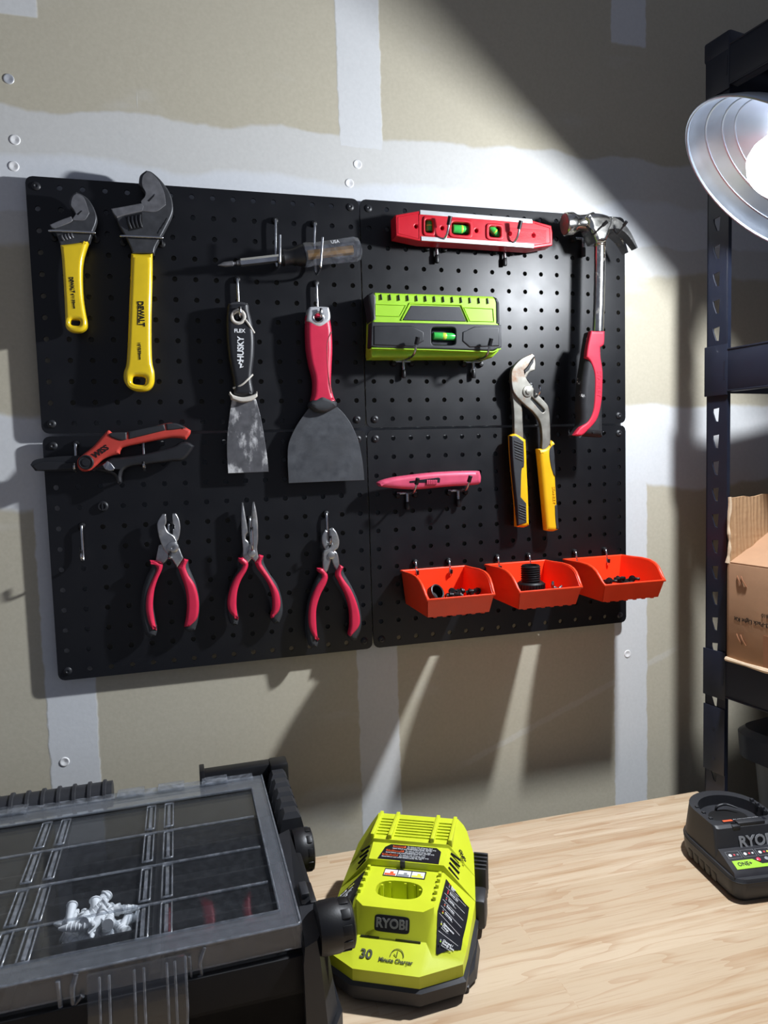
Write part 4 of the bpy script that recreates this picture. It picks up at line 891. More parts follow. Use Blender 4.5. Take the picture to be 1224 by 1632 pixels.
# ---------------------------------------------------------------- shelving unit
RK = math.radians(9.2); KM = T((0.852, -0.110, 0)) @ Matrix.Rotation(RK, 4, 'Z')
t = Thing('shelving_unit', 'tall dark steel boltless shelving unit beside the workbench', 'shelf', mtx=KM)
W_, D_ = 0.92, 0.46; TOP = 0.20 + ZO
def slot_plate(z0, z1):
    """slotted flange in local YZ: Y from -0.032 to 0"""
    holes = []; z = z0 + 0.03
    while z < z1 - 0.03:
        holes.append([(-0.0205, z + .010), (-0.0100, z + .0085), (-0.0105, z + .004), (-0.0150, z - .008), (-0.0190, z - .009)][::-1]); z += 0.0362
    me = plate2d([[(-0.032, z0), (0, z0), (0, z1), (-0.032, z1)]] + holes, 0.0018, 0.0002, 0)
    me.transform(Matrix(((0, 0, 1, 0), (1, 0, 0, 0), (0, 1, 0, 0), (0, 0, 0, 1)))); return me
def post(x, y, sx, sy):
    me = slot_plate(0.02, TOP); me.transform(Matrix.Diagonal((1, sy, 1, 1)))
    fl_ = box(0, 0.012 if (sx, sy) == (1, 1) else 0.032, -0.0018, 0, 0.02, TOP)
    if sy < 0: fl_.transform(Matrix.Diagonal((1, -1, 1, 1)))
    lip = box(0, 0.006, -0.0335, -0.032, 0.02, TOP)
    if sy < 0: lip.transform(Matrix.Diagonal((1, -1, 1, 1)))
    me = join(me, fl_, lip)
    if sx < 0: me.transform(Matrix.Diagonal((-1, 1, 1, 1)))
    me.transform(T((x, y, 0))); return remesh(me, 30)
for x, y, sx, sy in ((0, 0, 1, 1), (W_, 0, -1, 1), (0, -D_, 1, -1), (W_, -D_, -1, -1)):
    p = t.part('post', post(x, y, sx, sy), 'rack_blue_black', local=True)
    cx0, cx1 = (-0.004, 0.036) if sx > 0 else (-0.036, 0.004); cy0, cy1 = (-0.037, 0.004) if sy > 0 else (-0.004, 0.037)
    cp = box(x + cx0, x + cx1, y + cy0, y + cy1, TOP - 0.022, TOP + 0.004, 0.003)
    t.part('post_cap', cp, 'rack_blue_black', p, local=True)
    t.part('foot', box(x + cx0, x + cx1, y + cy0, y + cy1, 0, 0.03, 0.003), 'black_plastic', p, local=True)
sp_ = join(box(-0.0022, -0.0002, -0.034, 0.0014, -0.79 + ZO, -0.695 + ZO, 0.0006), *[box(-0.0026, -0.0018, -0.0185, -0.0145, z + ZO, z + .004 + ZO) for z in (-0.728, -0.772)])
t.part('splice_plate', sp_, 'rack_blue_black', local=True)
def beam_y(x, z0, z1, s):
    a = box(-0.0030, -0.0008, -D_ + 0.0, 0.0006, z0, z1, 0.0006); c = box(-0.004, 0.018, -D_ + 0.004, -0.036, z1 - 0.0022, z1, 0.0005); c2 = box(-0.004, 0.012, -D_ + 0.004, -0.036, z0, z0 + 0.0022, 0.0005)
    e1 = box(-0.0036, -0.0018, -0.036, 0.0012, z0 - 0.004, z1 + 0.006, 0.0008); cut = box(-0.0040, -0.0034, -0.0330, -0.0305, (z0 + z1) / 2 - .012, (z0 + z1) / 2 + .012)
    me = join(a, c, c2, e1, cut)
    if s < 0: me.transform(Matrix.Diagonal((-1, 1, 1, 1)))
    me.transform(T((x, 0, 0))); return me
def beam_x(y, z0, z1, s):
    me = join(box(0.0, W_, -0.0015, 0.0015, z0, z1, 0.0005), box(0.0, W_, -0.016 if s > 0 else 0, 0 if s > 0 else 0.016, z1 - .002, z1)); me.transform(T((0, y, 0))); return me
LEV = [(0.135, 0.186), (-0.258, -0.201), (-0.677, -0.620), (-1.10, -1.045)]
for z0, z1 in LEV:
    z0 += ZO; z1 += ZO
    t.part('side_beam', beam_y(0, z0, z1, 1), 'rack_blue_black', local=True); t.part('side_beam', beam_y(W_, z0, z1, -1), 'rack_blue_black', local=True)
    t.part('long_beam', beam_x(-0.012, z0, z1, 1), 'rack_blue_black', local=True); t.part('long_beam', beam_x(-D_ + 0.006, z0, z1, -1), 'rack_blue_black', local=True)
    t.part('shelf_board', box(0.003, W_ - 0.003, -D_ + 0.012, -0.036, z1 - 0.014, z1 - 0.003), 'deck_board', local=True)

# ---------------------------------------------------------------- cardboard box on the rack
SB = -0.620 + ZO
CBM = KM @ T((-0.0135, -0.046, SB + 0.0004))
t = Thing('cardboard_box', 'worn brown cardboard carton with torn open flaps on the shelving unit', 'box', mtx=CBM)
LB, WB, HB, tk = 0.33, 0.30, 0.133, 0.004
t.part('carton', join(box(0, tk, -LB, 0, 0, HB, .0008), box(WB - tk, WB, -LB, 0, 0, HB, .0008), box(0, WB, -tk, 0, 0, HB, .0008), box(0, WB, -LB, -LB + tk, 0, HB, .0008), box(0, WB, -LB, 0, 0, tk)), 'cardboard', local=True)
def flap(a, b, dirv, L, jag, n=14, seed=1):
    r = random.Random(seed); a, b, d = Vector(a), Vector(b), Vector(dirv).normalized(); nm = (b - a).cross(d).normalized() * 0.0018; rows = []
    for i in range(n + 1):
        p = a.lerp(b, i / n); e = p + d * (L + r.uniform(-jag, jag)); m1 = p.lerp(e, .5) + nm * r.uniform(-1.2, 1.2)
        rows.append([p - nm, m1 - nm, e - nm, e + nm, m1 + nm, p + nm])
    return loft(rows, sharp=50)
t.part('flap', flap((0.002, -0.002, HB), (WB - .004, -0.002, HB), (0.06, 0.03, 1), 0.088, 0.0015, 24, 3), 'corrugated', local=True, label='back flap standing up, corrugated liner showing')
t.part('flap', flap((0.001, -LB + .01, HB), (0.001, -0.004, HB), (1, 0.05, 0.46), 0.10, 0.003, 16, 5), 'cardboard', local=True, label='side flap folded half in')
t.part('torn_edge', join(tube([(0.001 + .0006 * k + random.uniform(-.001, .001), -.001 + random.uniform(-.001, .001) + .03 * .09 * k / 9, HB + .088 * k / 9) for k in range(10)], 0.0022, 1, radii=(1.6, .8, 1.2, .6, 1.1, .7, .9, 1.3, 1.2, 1.0)), tube([(-.001, -LB * k / 11, 0.002 + random.uniform(-.0015, .0015)) for k in range(12)], 0.0026, 1, radii=[random.uniform(.7, 1.4) for _ in range(12)])), 'cardboard_torn', local=True)
for z in (0.108, 0.030):
    t.part('staple', join(*[tube([(-.0008, -.016 - d, z + .010), (-.002, -.020 - d, z + .004), (-.0008, -.024 - d, z - .003)], .0009, 1) for d in (0, .006)]), 'tape', local=True)
t.part('packing_tape', join(box(-.0006, .0002, -LB, -.062, HB - .030, HB - .001), box(-.0006, .0002, -LB, -.055, .002, .046)), 'tape', local=True)
g_r, g_u = (0, 1, 0), (0, 0, -1)
t.part('lettering', text('Donut 3-Pack Light Kit', 0.0078, (-0.0008, -0.012, 0.060), g_r, g_u, 0.0003, 0.012, 'RIGHT'), 'ink_black', local=True)
t.part('number_lettering', text('70810', 0.0068, (-0.0008, -0.052, 0.072), g_r, g_u, 0.0003, 0.0, 'RIGHT'), 'ink_black', local=True)

# ---------------------------------------------------------------- storage tote on the rack
TB = -1.045 + ZO
TM = KM @ T((0.054, -0.002, 0)) @ T((0, -0.040, 0)) @ T((-0.01, 0.010, 0))
t = Thing('storage_tote', 'translucent storage tote with a dark navy lid on the lower shelf', 'tote', mtx=KM @ T((0.047, -0.004, TB - 0.0025)))
def rrect(x0, x1, y0, y1, r, z, n=5):
    o = []
    for cx, cy, a0 in ((x1 - r, y1 - r, 0), (x0 + r, y1 - r, 90), (x0 + r, y0 + r, 180), (x1 - r, y0 + r, 270)):
        for k in range(n + 1):
            a = math.radians(a0 + 90 * k / n); o.append(Vector((cx + r * math.cos(a), cy + r * math.sin(a), z)))
    return o
zt = -0.733 - (-1.046)
bd = loft([rrect(.035, .42, -.335, -.03, .03, 0), rrect(.015, .45, -.36, -.012, .03, zt - .035)], (True, True)); t.part('tub', bd, 'tote_clear', local=True)
ld_ = loft([rrect(0, .46, -.375, 0, .03, zt - .042), rrect(-.002, .462, -.377, .002, .03, zt - .008), rrect(.006, .454, -.369, -.006, .026, zt), rrect(.030, .430, -.345, -.030, .02, zt), rrect(.040, .42, -.335, -.04, .02, zt - .016)], (True, True)); t.part('lid', ld_, 'tote_lid', local=True)

# ---------------------------------------------------------------- clamp lamp
LM = LAMP_RIM; A_ = -LAMP_AX                                # A_ runs from the rim to the socket
t = Thing('clamp_lamp', 'aluminium dome clamp lamp with a lit bulb, clipped to the shelving unit', 'lamp', LM)
R0 = 0.1085
prof = [(0.0, R0), (0.010, R0 * 0.94), (0.022, R0 * 0.84), (0.034, R0 * 0.71), (0.045, R0 * 0.56), (0.054, R0 * 0.42), (0.062, R0 * 0.31), (0.072, R0 * 0.26), (0.095, R0 * 0.245)]
inner = [(s, r) for s, r in prof]; outer = [(s + 0.0003, r + 0.0009) for s, r in prof]
sp2 = smooth_pts([Vector((s, r, 0)) for s, r in inner], 4, False, 80); so = [(p.x, p.y) for p in sp2]
dome = t.part('reflector', lathe([(s + .0002, r + .0009) for s, r in reversed(so)] + so, LM, A_, 64, sharp=50), 'dome_metal')
t.part('rolled_rim', lathe([(0.0018 * math.sin(a) , R0 + .0006 + 0.0018 * math.cos(a)) for a in [k * math.pi / 4 for k in range(9)]], LM, A_, 64), 'dome_metal', dome)
t.part('rib_rings', join(*[lathe([(s - .0008, r + .0002), (s, r - .0012), (s + .0008, r - .0004)], LM, A_, 64) for s, r in ((0.016, R0 * .892), (0.028, R0 * .778), (0.036, R0 * .685))]), 'dome_metal', dome)
t.part('bulb', lathe([(-0.010, 0.0), (-0.009, 0.012), (-0.004, 0.025), (0.006, 0.034), (0.018, 0.0365), (0.030, 0.034), (0.046, 0.025), (0.058, 0.018)], LM, A_, 28), 'bulb', None, 'glowing white bulb')
t.part('bulb_base', lathe([(0.056, .0185), (0.070, .0165), (0.085, .0135), (0.10, .0135)], LM, A_, 24, (True, True)), 'white')
t.part('socket', lathe([(0.090, .020), (0.100, .0205), (0.165, .019), (0.170, .014)], LM, A_, 24, (True, True)), 'black_plastic')
cb = KM @ Vector((-0.004, -0.235, 0.160 + ZO)); se = LM + A_ * 0.155
t.part('clamp_arm', tube([LM + A_ * .128, LM + A_ * .128 + Vector((-.022, .010, .018)), cb + Vector((-.034, .004, -.022)), cb + Vector((-.014, .002, -.002))], 0.004, 3), 'zinc')
CM = KM @ T((-0.006, -0.235, 0.160 + ZO))
cj = join(box(-.010, -.001, -.014, .014, -.035, .035, .002), box(-.010, .040, -.014, .014, .028, .035, .002)); cj.transform(CM); t.part('clamp_jaw', cj, 'zinc')
pe = KM @ Vector((0.30, -0.2, 0.21 + ZO)); t.part('power_cord', tube([LM + A_ * .166, LM + A_ * .176 + Vector((-.012, -.012, .004)), cb + Vector((-.036, -.045, -.03)), cb + Vector((-.034, -.045, .05)), cb + Vector((.0, -.05, .078)), pe], 0.003, 3), 'black_plastic')

# ---------------------------------------------------------------- lime green charger
GM = T((0.3105, -0.3425, DESK)) @ Matrix.Rotation(math.radians(-28), 4, 'Z')
t = Thing('battery_charger', 'bright lime green battery charger with black base on the workbench', 'charger', mtx=GM)
half = [(0.031, -0.011), (0.068, 0.012), (0.072, 0.060), (0.072, 0.102), (0.064, 0.163), (0.052, 0.180)]
def ringz(h_, z, g=0.0):
    pts = [(x + (g if x > .04 else g * .6), y + (-g if y < 0.02 else (g if y > .17 else 0))) for x, y in h_]
    zz = z if hasattr(z, '__len__') else [z] * len(pts)
    return [Vector((x, y, q)) for (x, y), q in zip(pts, zz)] + [Vector((-x, y, q)) for (x, y), q in reversed(list(zip(pts, zz)))]
t.part('base', join(loft([ringz(half, 0.003, -.002), ringz(half, 0.008, .002), ringz(half, 0.020, .003), ringz(half, 0.0235, -.001)]),
       *[box(s * .066 - .006, s * .066 + .006, y, y + .016, 0, .006, .001) for s in (-1, 1) for y in (.02, .14)],
       loft([[(.070, .02, .004), (.078, .035, .004), (.078, .075, .004), (.071, .088, .004)], [(.070, .02, .012), (.076, .035, .014), (.076, .075, .014), (.071, .088, .014)]])), 'gray_black', local=True, label='black base skirt')
t.part('side_vents', join(*[box(.064, .080, .136 + k * .0075, .139 + k * .0075, .010, .052, .0006) for k in range(5)], box(.062, .077, .135, .172, .010, .030, .002), box(.066, .082, .098, .126, .008, .040, .004)), 'gray_black', local=True)
B = list(zip(half, (0.034, 0.034, 0.037, 0.041, 0.066, 0.076)))
bm = bmesh.new(); V = lambda *p: bm.verts.new(p)
def F(*v): bm.faces.new(v)
sides = {}
ST = [(0.036, .0385, .070), (0.096, .0400, .069), (0.0965, .0400, .076), (0.124, .0415, .079), (0.125, .0415, .0825), (0.150, .0445, .0845), (0.174, .0465, .0860)]
def rimat(y):
    for (a, za), (b, zb) in zip(B[1:], B[2:]):
        if a[1] <= y <= b[1]:
            k = (y - a[1]) / (b[1] - a[1]); return a[0] + (b[0] - a[0]) * k, za + (zb - za) * k
    return B[-1][0][0], B[-1][1]
for s in (-1, 1):
    f0 = V(s * .031, -.011, .034); f1 = V(s * .068, .012, .034); p1 = V(s * .0330, .0185, .046); p2 = V(s * .0405, .0095, .0375); c1_ = V(s * .0295, .0270, .070)
    lo0 = V(s * .031, -.011, .022); lo1 = V(s * .068, .012, .022)
    tops = [V(s * x, y, z) for y, x, z in ST]; rims = []; lows = []
    for y, x, z in ST:
        rx, rz_ = rimat(y); rims.append(V(s * rx, y, rz_)); lows.append(V(s * rx, y, .022))
    be = V(s * .052, .180, .076); bl_ = V(s * .052, .180, .022)
    sides[s] = dict(f0=f0, p1=p1, c1=c1_, tops=tops, be=be, bl=bl_, lo0=lo0, p2=p2)
    F(f0, f1, p2, p1); ra, rb = [tops[0]], [rims[0]]
    for q in range(1, 6):
        ra.append(V(*tops[0].co.lerp(p2.co, q / 6))); rb.append(V(*rims[0].co.lerp(f1.co, q / 6)))
    ra.append(p2); rb.append(f1)
    for q in range(6): F(rb[q], ra[q], ra[q + 1], rb[q + 1])
    F(p1, *ra[::-1], c1_)
    F(lo0, lo1, f1, f0); F(lo1, lows[0], *rb)
    for k in range(len(ST) - 1): F(rims[k], rims[k + 1], tops[k + 1], tops[k]); F(lows[k], lows[k + 1], rims[k + 1], rims[k])
    F(rims[-1], be, tops[-1]); F(lows[-1], bl_, be, rims[-1])
    sides[s]['low'] = [lo0, lo1] + lows + [bl_]
a, b = sides[-1], sides[1]
F(a['f0'], b['f0'], b['p1'], a['p1']); F(a['p1'], b['p1'], b['c1'], a['c1']); F(a['c1'], b['c1'], b['tops'][0], a['tops'][0]); F(a['lo0'], b['lo0'], b['f0'], a['f0'])
for k in range(len(ST) - 1): F(a['tops'][k], b['tops'][k], b['tops'][k + 1], a['tops'][k + 1])
F(a['tops'][-1], b['tops'][-1], b['be'], a['be']); F(a['be'], b['be'], b['bl'], a['bl'])
F(*(a['low'] + b['low'][::-1]))
shell = done(bm, 20, False)
cut = [loft([[Vector((x, .058 + y, z)) for x, y in oval(0, 0, .0235, .0150, 28, 2.6)] for z in (.036, .09)])]
for k in range(7): cut.append(box(-.020, .020, .1315 + k * .0052, .1338 + k * .0052, .0805, .10))
for s in (-1, 1):
    for k in range(6): cut.append(box(min(s * .026, s * .0405), max(s * .026, s * .0405), .1325 + k * .0058, .1350 + k * .0058, .0805, .10))
cut.append(box(-.031, .031, .1005, .1235, .0775, .10)) if False else None
cm_ = join(*[c for c in cut if c]); shell = boolean(shell, remesh(cm_))
sh_ = t.part('shell', shell, 'charger_green', local=True)
t.part('well_ribs', join(*[box(x - .0012, x + .0012, y - .001, y + .001, .038, .068) for x, y in ((-.012, .0715), (.004, .0722), (.014, .071), (-.019, .066), (.0205, .064))]), 'charger_green', sh_, local=True)
t.part('deck_ribs', join(*[box(s * .0235 - .0022, s * .0235 + .0022, .126, .178, .080, .0875, .001) for s in (-1, 1)], *[box(s * .043 - .0022, s * .043 + .0022, .126, .178, .078, .0872, .001) for s in (-1, 1)]), 'charger_green', sh_, local=True)
for s in (-1, 1):
    t.part('toothed_rail', join(box(s * .0375 - .0018, s * .0375 + .0006, .044, .0920, .0680, .0700), *[box(s * .0375 - .0020, s * .0375 + .0012, y, y + .004, .0685, .0735, .0005) for y in (.046, .056, .066, .076, .086)]), 'charger_green', sh_, local=True)
t.part('contact_clip', box(-.006, -.001, .0945, .0985, .069, .077, .0006), 'gray_black', sh_, local=True)
# stickers: warning label, picture strip, indicator panel, side panel
def decal(pts, m, name, label=None, lift=0.0004, parent=None):
    """thin sticker polygon through 3-D points (local)"""
    P_ = [Vector(p) for p in pts]; n = (P_[1] - P_[0]).cross(P_[2] - P_[0]).normalized()
    if n.z < 0: n = -n
    me = loft([[p + n * (lift - .0003) for p in P_], [p + n * lift for p in P_]], sharp=20); return t.part(name, me, m, parent or sh_, label, True)
def frame3(o, r, u):
    o, r, u = Vector(o), Vector(r).normalized(), Vector(u); u = (u - r * u.dot(r)).normalized(); return o, r, u
def lines_on(o, r, u, rows, parent, mname='ink_white', lift=0.0009):
    """rows: (x, y, size, string[, bold])"""
    o, r, u = frame3(o, r, u); n = r.cross(u); ms = []
    for row in rows: ms.append(text(row[3], row[2], o + r * row[0] + u * row[1] + n * lift, r, u, 0.0003, row[4] if len(row) > 4 else 0.0, 'LEFT'))
    return t.part('lettering', join(*ms), mname, parent, None, True)
sl = (.0030 / .0275)
wl = decal([(-.031, .0975, .0761), (.0345, .0975, .0761), (.0345, .117, .0782), (.029, .1225, .0788), (-.021, .1225, .0788), (-.0265, .117, .0782)], 'label_black', 'warning_label', 'black and white warning label')
WU = (0, 1, sl)
for k, (yy, wd, s_) in enumerate(((.1185, .014, 'WARNING'), (.1115, .019, 'AVERTISSEMENT'), (.1045, .017, 'ADVERTENCIA'))):
    x0 = (-.018, -.024, -.027)[k]; z0 = .0761 + (yy - .0975) * sl
    me = box(x0, x0 + wd, yy - .0016, yy + .0016, z0 + .0006, z0 + .0010); t.part('warning_box', me, 'ink_orange', wl, None, True)
    lines_on((x0 + .001, yy, z0 + .0007), (1, 0, 0), WU, [(0, 0, .0024, s_, .02)], wl, 'ink_black')
    rows = [(x0 + wd + .0015, .0008, .0023, 'To reduce risk of injury, read'), (x0 + wd + .0015, -.0014, .0023, 'the operator manual. Charge only'), (x0, -.0034, .0023, 'listed lithium and nickel battery packs. Do not')]
    lines_on((0, yy, z0), (1, 0, 0), WU, rows, wl)
ps = decal([(-.0215, .0790, .0694), (.0225, .0790, .0694), (.0225, .0930, .0691), (-.0215, .0930, .0691)], 'label_black', 'picture_label', 'white three-panel picture label')
for k in range(3):
    x0 = -.0205 + k * .0143
    me = box(x0, x0 + .0133, .0800, .0902, .0697, .0700); t.part('picture_panel', me, 'ink_white', ps, None, True)
    t.part('pictogram', join(box(x0 + .0005, x0 + .012, .0803, .0835, .0700, .0702), box(x0 + .006, x0 + .0095, .0835, .0868, .0700, .0702)), ('ink_orange', 'ink_gray', 'ink_yellow')[k], ps, None, True)
# right indicator panel: lies on the sloping side; left one mirrors it
def on_side(s, k, y):
    """point on the side face at fraction k from deck edge (0) to rim (1)"""
    y = min(max(y, .036), .0955); top_ = Vector((s * (.0385 + (y - .036) * .025), y, .070 - (y - .036) * .0167)); rx, rz_ = rimat(y); return top_.lerp(Vector((s * rx, y, rz_)), k)
def side_pt(s, k, y):
    if y >= .036: return on_side(s, k, y)
    kk = (.036 - y) / .0265; a_ = Vector((s * .0385, .036, .070)).lerp(Vector((s * .0405, .0095, .0375)), kk); r0 = Vector((s * .0704, .036, .0355)).lerp(Vector((s * .068, .012, .034)), min(1, kk)); return a_.lerp(r0, k)
def side_n(s, y):
    n_ = (side_pt(s, 0, y) - side_pt(s, 1, y)).cross(side_pt(s, .5, y + .002) - side_pt(s, .5, y - .002)); n_ = n_ if n_.z > 0 else -n_; return n_.normalized()
def side_sheet(s, kl, name, label):
    loops = []
    ys = [.0125, .0180, .0240, .030, .036, .05, .065, .08, .0885]
    n_ = (on_side(s, 0, .06) - on_side(s, 1, .06)).cross(Vector((0, 1, 0))); n_ = n_ if n_.z > 0 else -n_; n_.normalize()
    for y in ys:
        k0, k1 = .10, {.0125: .16, .0180: .50, .0240: .84}.get(y, .84); sk = .010 if y > .08 else 0
        a_, b_ = side_pt(s, k0, y + 0.0), side_pt(s, k1, y - sk); n_ = side_n(s, y); loops.append([a_ - n_ * .0002, b_ - n_ * .0002, b_ + n_ * .0006, a_ + n_ * .0006])
    return t.part(name, loft(loops, sharp=30), 'label_black', sh_, label, True), n_
ip, n_ = side_sheet(1, None, 'indicator_panel', 'black panel listing the charge states')
ro = on_side(1, 0, .06); rd = (on_side(1, 1, .06) - ro).normalized()
ent = [('Super', 'Safe'), ('Power On',), ('Testing',), ('Defective',), ('Charging',), ('Maintenance', 'Charge'), ('Charged /', 'Energy Save')]
lens_ = []
for k, e in enumerate(ent):
    yy = .0835 - k * .0103; o = side_pt(1, .20, yy); n_ = side_n(1, yy); rd = (side_pt(1, 1, yy) - side_pt(1, 0, yy)).normalized()
    rows = [(.0030, -.0022 * i, .0026, s_, .03) for i, s_ in enumerate(e)] + [(.0030, -.0022 * len(e), .0015, 'Battery condition')]
    lines_on(o + n_ * .0004, rd, side_pt(1, .3, yy + .002) - side_pt(1, .3, yy - .002), rows, ip)
    cs = ('ink_red', 'ink_gray', 'ink_gray'), ('ink_red',) * 3, ('ink_gray', 'ink_red', 'ink_gray'), ('ink_gray', 'ink_orange', 'ink_gray'), ('ink_gray', 'ink_orange', 'ink_yellow'), ('ink_gray', 'ink_gray', 'ink_yellow'), ('ink_gray', 'ink_gray', 'lime')
    for q in range(3):
        pp = o + rd * .0008 + Vector((0, .0008 - q * .0021, 0)) + n_ * .0008; t.part('status_dot', lathe([(0, .0008), (.0004, .0007)], pp, n_, 10, (True, True)), cs[k][q], ip, None, True)
    if k: t.part('divider_line', tube([side_pt(1, .14, yy + .0036) + n_ * .0009, side_pt(1, .74, yy + .0036) + n_ * .0009], .00022, 1, sm=False), 'ink_white', ip, None, True)
lp_, nl = side_sheet(-1, None, 'side_panel', 'black panel naming the charging features')
ol = on_side(-1, .80, .070); rl = (on_side(-1, 0, .06) - on_side(-1, 1, .06)).normalized()
lines_on(ol + nl * .0006, rl, (0, 1, 0), [(.000, .004, .0046, 'Intelli', .01)], lp_); lines_on(ol + nl * .0006, rl, (0, 1, 0), [(.0135, .004, .0046, 'Port', .03)], lp_, 'ink_yellow')
lines_on(ol + nl * .0006, rl, (0, 1, 0), [(-.001, -.003, .0026, 'Maximizes Battery Life', .02), (-.0015, -.0066, .0026, 'Protects Battery Cells', .02), (-.002, -.0102, .0026, 'Conserves Energy', .02)], lp_)
for s in (-1, 1):     # louvres on the sides
    t.part('louvres', join(*[tube([side_pt(s, .12, .098 + k * .0065) * 0 + (Vector((s * .0415, .100 + k * .0068, .0745 + k * .0012)) + Vector((s * .003, 0, -.002))), Vector((s * .0545, .100 + k * .0068, .0600 + k * .003))], .0011, 1, sm=False) for k in range(4)]), 'label_black', sh_, None, True)
# brand plate and front wording
fn = Vector((0, -.024, .0085)).normalized(); fu = Vector((0, .0085, .024)).normalized(); fo = Vector((0, .0222, .0580))
pl_ = loft([[fo + Vector((x, 0, 0)) + fu * y + fn * d for x, y in oval(0, 0, .0170, .0073, 28, 7)] for d in (-.0002, .0010)]); bp_ = t.part('brand_plate', pl_, 'label_black', sh_, None, True)
t.part('brand_lettering', text('RYOBI', .0112, fo + fn * .0011, (1, 0, 0), fu, .0006, .035, squeeze=.98), 'ink_gray', bp_, None, True)
qn = Vector((0, -.012, .0295)).normalized(); qu = Vector((0, .0295, .012)).normalized(); qo = Vector((0, .002, .0393))
t.part('front_lettering', join(text('30', .0118, qo + qn * .0008 + Vector((-.021, 0, 0)), (1, 0, 0), qu, .0003, .03), text('Minute Charger', .0054, qo + qn * .0008 + Vector((.0075, 0, 0)) - qu * .003, (1, 0, 0), qu, .0003, .02, squeeze=.92)), 'ink_olive', sh_, None, True)
dc = qo + qn * .0008 + Vector((.008, 0, 0)) + qu * .001
t.part('clock_emblem', join(tube([dc + Vector((.0062 * math.cos(a), 0, 0)) + qu * (.0072 * math.sin(a)) for a in [math.pi * k / 14 for k in range(15)]], .00035, 1), tube([dc + qu * .0052, dc, dc - Vector((.003, 0, 0)) + qu * .0022], .00035, 1, sm=False)), 'ink_olive', sh_, None, True)
t.part('step_groove', join(box(-.030, -.012, .0168, .0182, .0446, .0466), box(.004, .028, .0168, .0182, .0446, .0466)), 'label_black', sh_, None, True)
o1 = Vector((.0560, .128, .0700)); t.part('side_badge', text('ONE+', .0058, o1, (.12, -.2, -.10), (.7, .35, -.5), .0006, .02), 'label_black', sh_, None, True)

# ---------------------------------------------------------------- black charger
BM = T((0.7590, -0.3340, DESK)) @ Matrix.Rotation(math.radians(-7.5), 4, 'Z')
t = Thing('battery_charger', 'small black battery charger with an oval socket near the bench end', 'charger', mtx=BM)
def dshape(hw, y0, yb, r, z, n=7, back=None):
    """rounded front corners, half-ellipse back"""
    o = []; bk = back or hw
    for k in range(17):
        a = math.pi * k / 16; o.append(Vector((hw * math.cos(a), yb - bk + bk * math.sin(a), z)))
    for cx, a0 in ((-hw + r, 180), (hw - r, 270)):
        for k in range(n + 1):
            a = math.radians(a0 + 90 * k / n); o.append(Vector((cx + r * math.cos(a), y0 + r + r * math.sin(a), z)))
    return o
t.part('base', loft([dshape(.045, .003, .133, .012, .001), dshape(.0485, 0, .136, .014, .006), dshape(.0495, -.001, .1375, .014, .022), dshape(.048, .001, .1362, .014, .026)]), 'gray_black', local=True)
t.part('base_vents', join(*[box(-.0495, -.046, .035 + k * .012, .044 + k * .012, .004, .014, .001) for k in range(5)]), 'black_plastic', local=True)
t.part('seam', loft([dshape(.0499, -.0014, .1379, .014, .0215), dshape(.0499, -.0014, .1379, .014, .0228)]), 'black_plastic', local=True)
pan = loft([[(-.046, .006, .026), (.046, .006, .026), (.046, .042, .026), (-.046, .042, .026)], [(-.044, .010, .029), (.044, .010, .029), (.044, .040, .040), (-.044, .040, .040)]], sharp=20)
t.part('panel', pan, 'label_black', local=True)
def up(y0, z): return dshape(.046 - (z - .026) * .08, y0, .134 - (z - .026) * .12, .006, z, 7, .040)
tow = loft([up(.036, .024), up(.046, .060), [v + Vector((0, 0, .0022)) for v in up(.050, .060)]], (True, False))
inn = [dshape(.036, .060, .118, .006, .0622, 7, .034), dshape(.035, .060, .117, .006, .050, 7, .033)]
oo = [[v + Vector((0, 0, .0022)) for v in up(.050, .060)]] + inn
tw = t.part('tower', join(tow, loft(oo, (False, True))), 'gray_black', local=True)
t.part('socket_hole', loft([[Vector((x, y + .083, z)) for x, y in oval(0, 0, .0235, .0205, 28, 2.5)] for z in (.0498, .0506)]), 'ink_black', tw, None, True)
t.part('contact_fin', tube([(-.006, .103, .0500), (-.004, .102, .0560), (.006, .100, .0585), (.016, .092, .0570)], .0016, 2, radii=(.8, 1.2, 1.0, .5)), 'gray_black', tw, None, True)
t.part('toothed_edge', join(box(.0360, .0385, .060, .098, .053, .0625), *[box(.0345, .0385, y, y + .004, .055, .066, .0006) for y in (.062, .072, .082, .092)]), 'gray_black', tw, None, True)
t.part('toothed_edge', join(box(-.0385, -.0360, .060, .098, .053, .0620), *[box(-.0385, -.0345, y, y + .004, .058, .064, .0006) for y in (.064, .078, .092)]), 'gray_black', tw, None, True)
t.part('step', join(box(-.014, .020, .0465, .056, .058, .0645, .001), box(-.022, -.012, .0450, .053, .056, .0622, .001)), 'gray_black', tw, None, True)
wl2 = t.part('warning_label', box(-.030, .026, .0555, .0655, .0500, .0512) if False else box(-.028, .026, .0528, .0592, .0620, .0626), 'label_black', tw, None, True)
t.part('warning_box', box(-.027, -.015, .0552, .0585, .0626, .0629), 'ink_orange', wl2, None, True)
t.part('lettering', join(*[text(s_, .0019, (-.013, .0580 - .0018 * k, .0628), (1, 0, 0), (0, 1, 0), .0003, 0, 'LEFT') for k, s_ in enumerate(('Read operator manual. Charge only listed', 'battery packs. For indoor use only. Keep dry'))]), 'ink_white', wl2, None, True)
fn2 = Vector((0, -.036, .010)).normalized(); fu2 = Vector((0, .010, .036)).normalized()
t.part('brand_lettering', text('RYOBI', .0165, Vector((.006, .0412, .0445)) + fn2 * .0008, (1, 0, 0), fu2, .0006, .03), 'ink_gray', tw, None, True)
t.part('groove', tube([Vector((-.032, .0388, .0355)) + fn2 * .0006, Vector((.042, .0388, .0355)) + fn2 * .0006], .0004, 1, sm=False), 'black_plastic', tw, None, True)
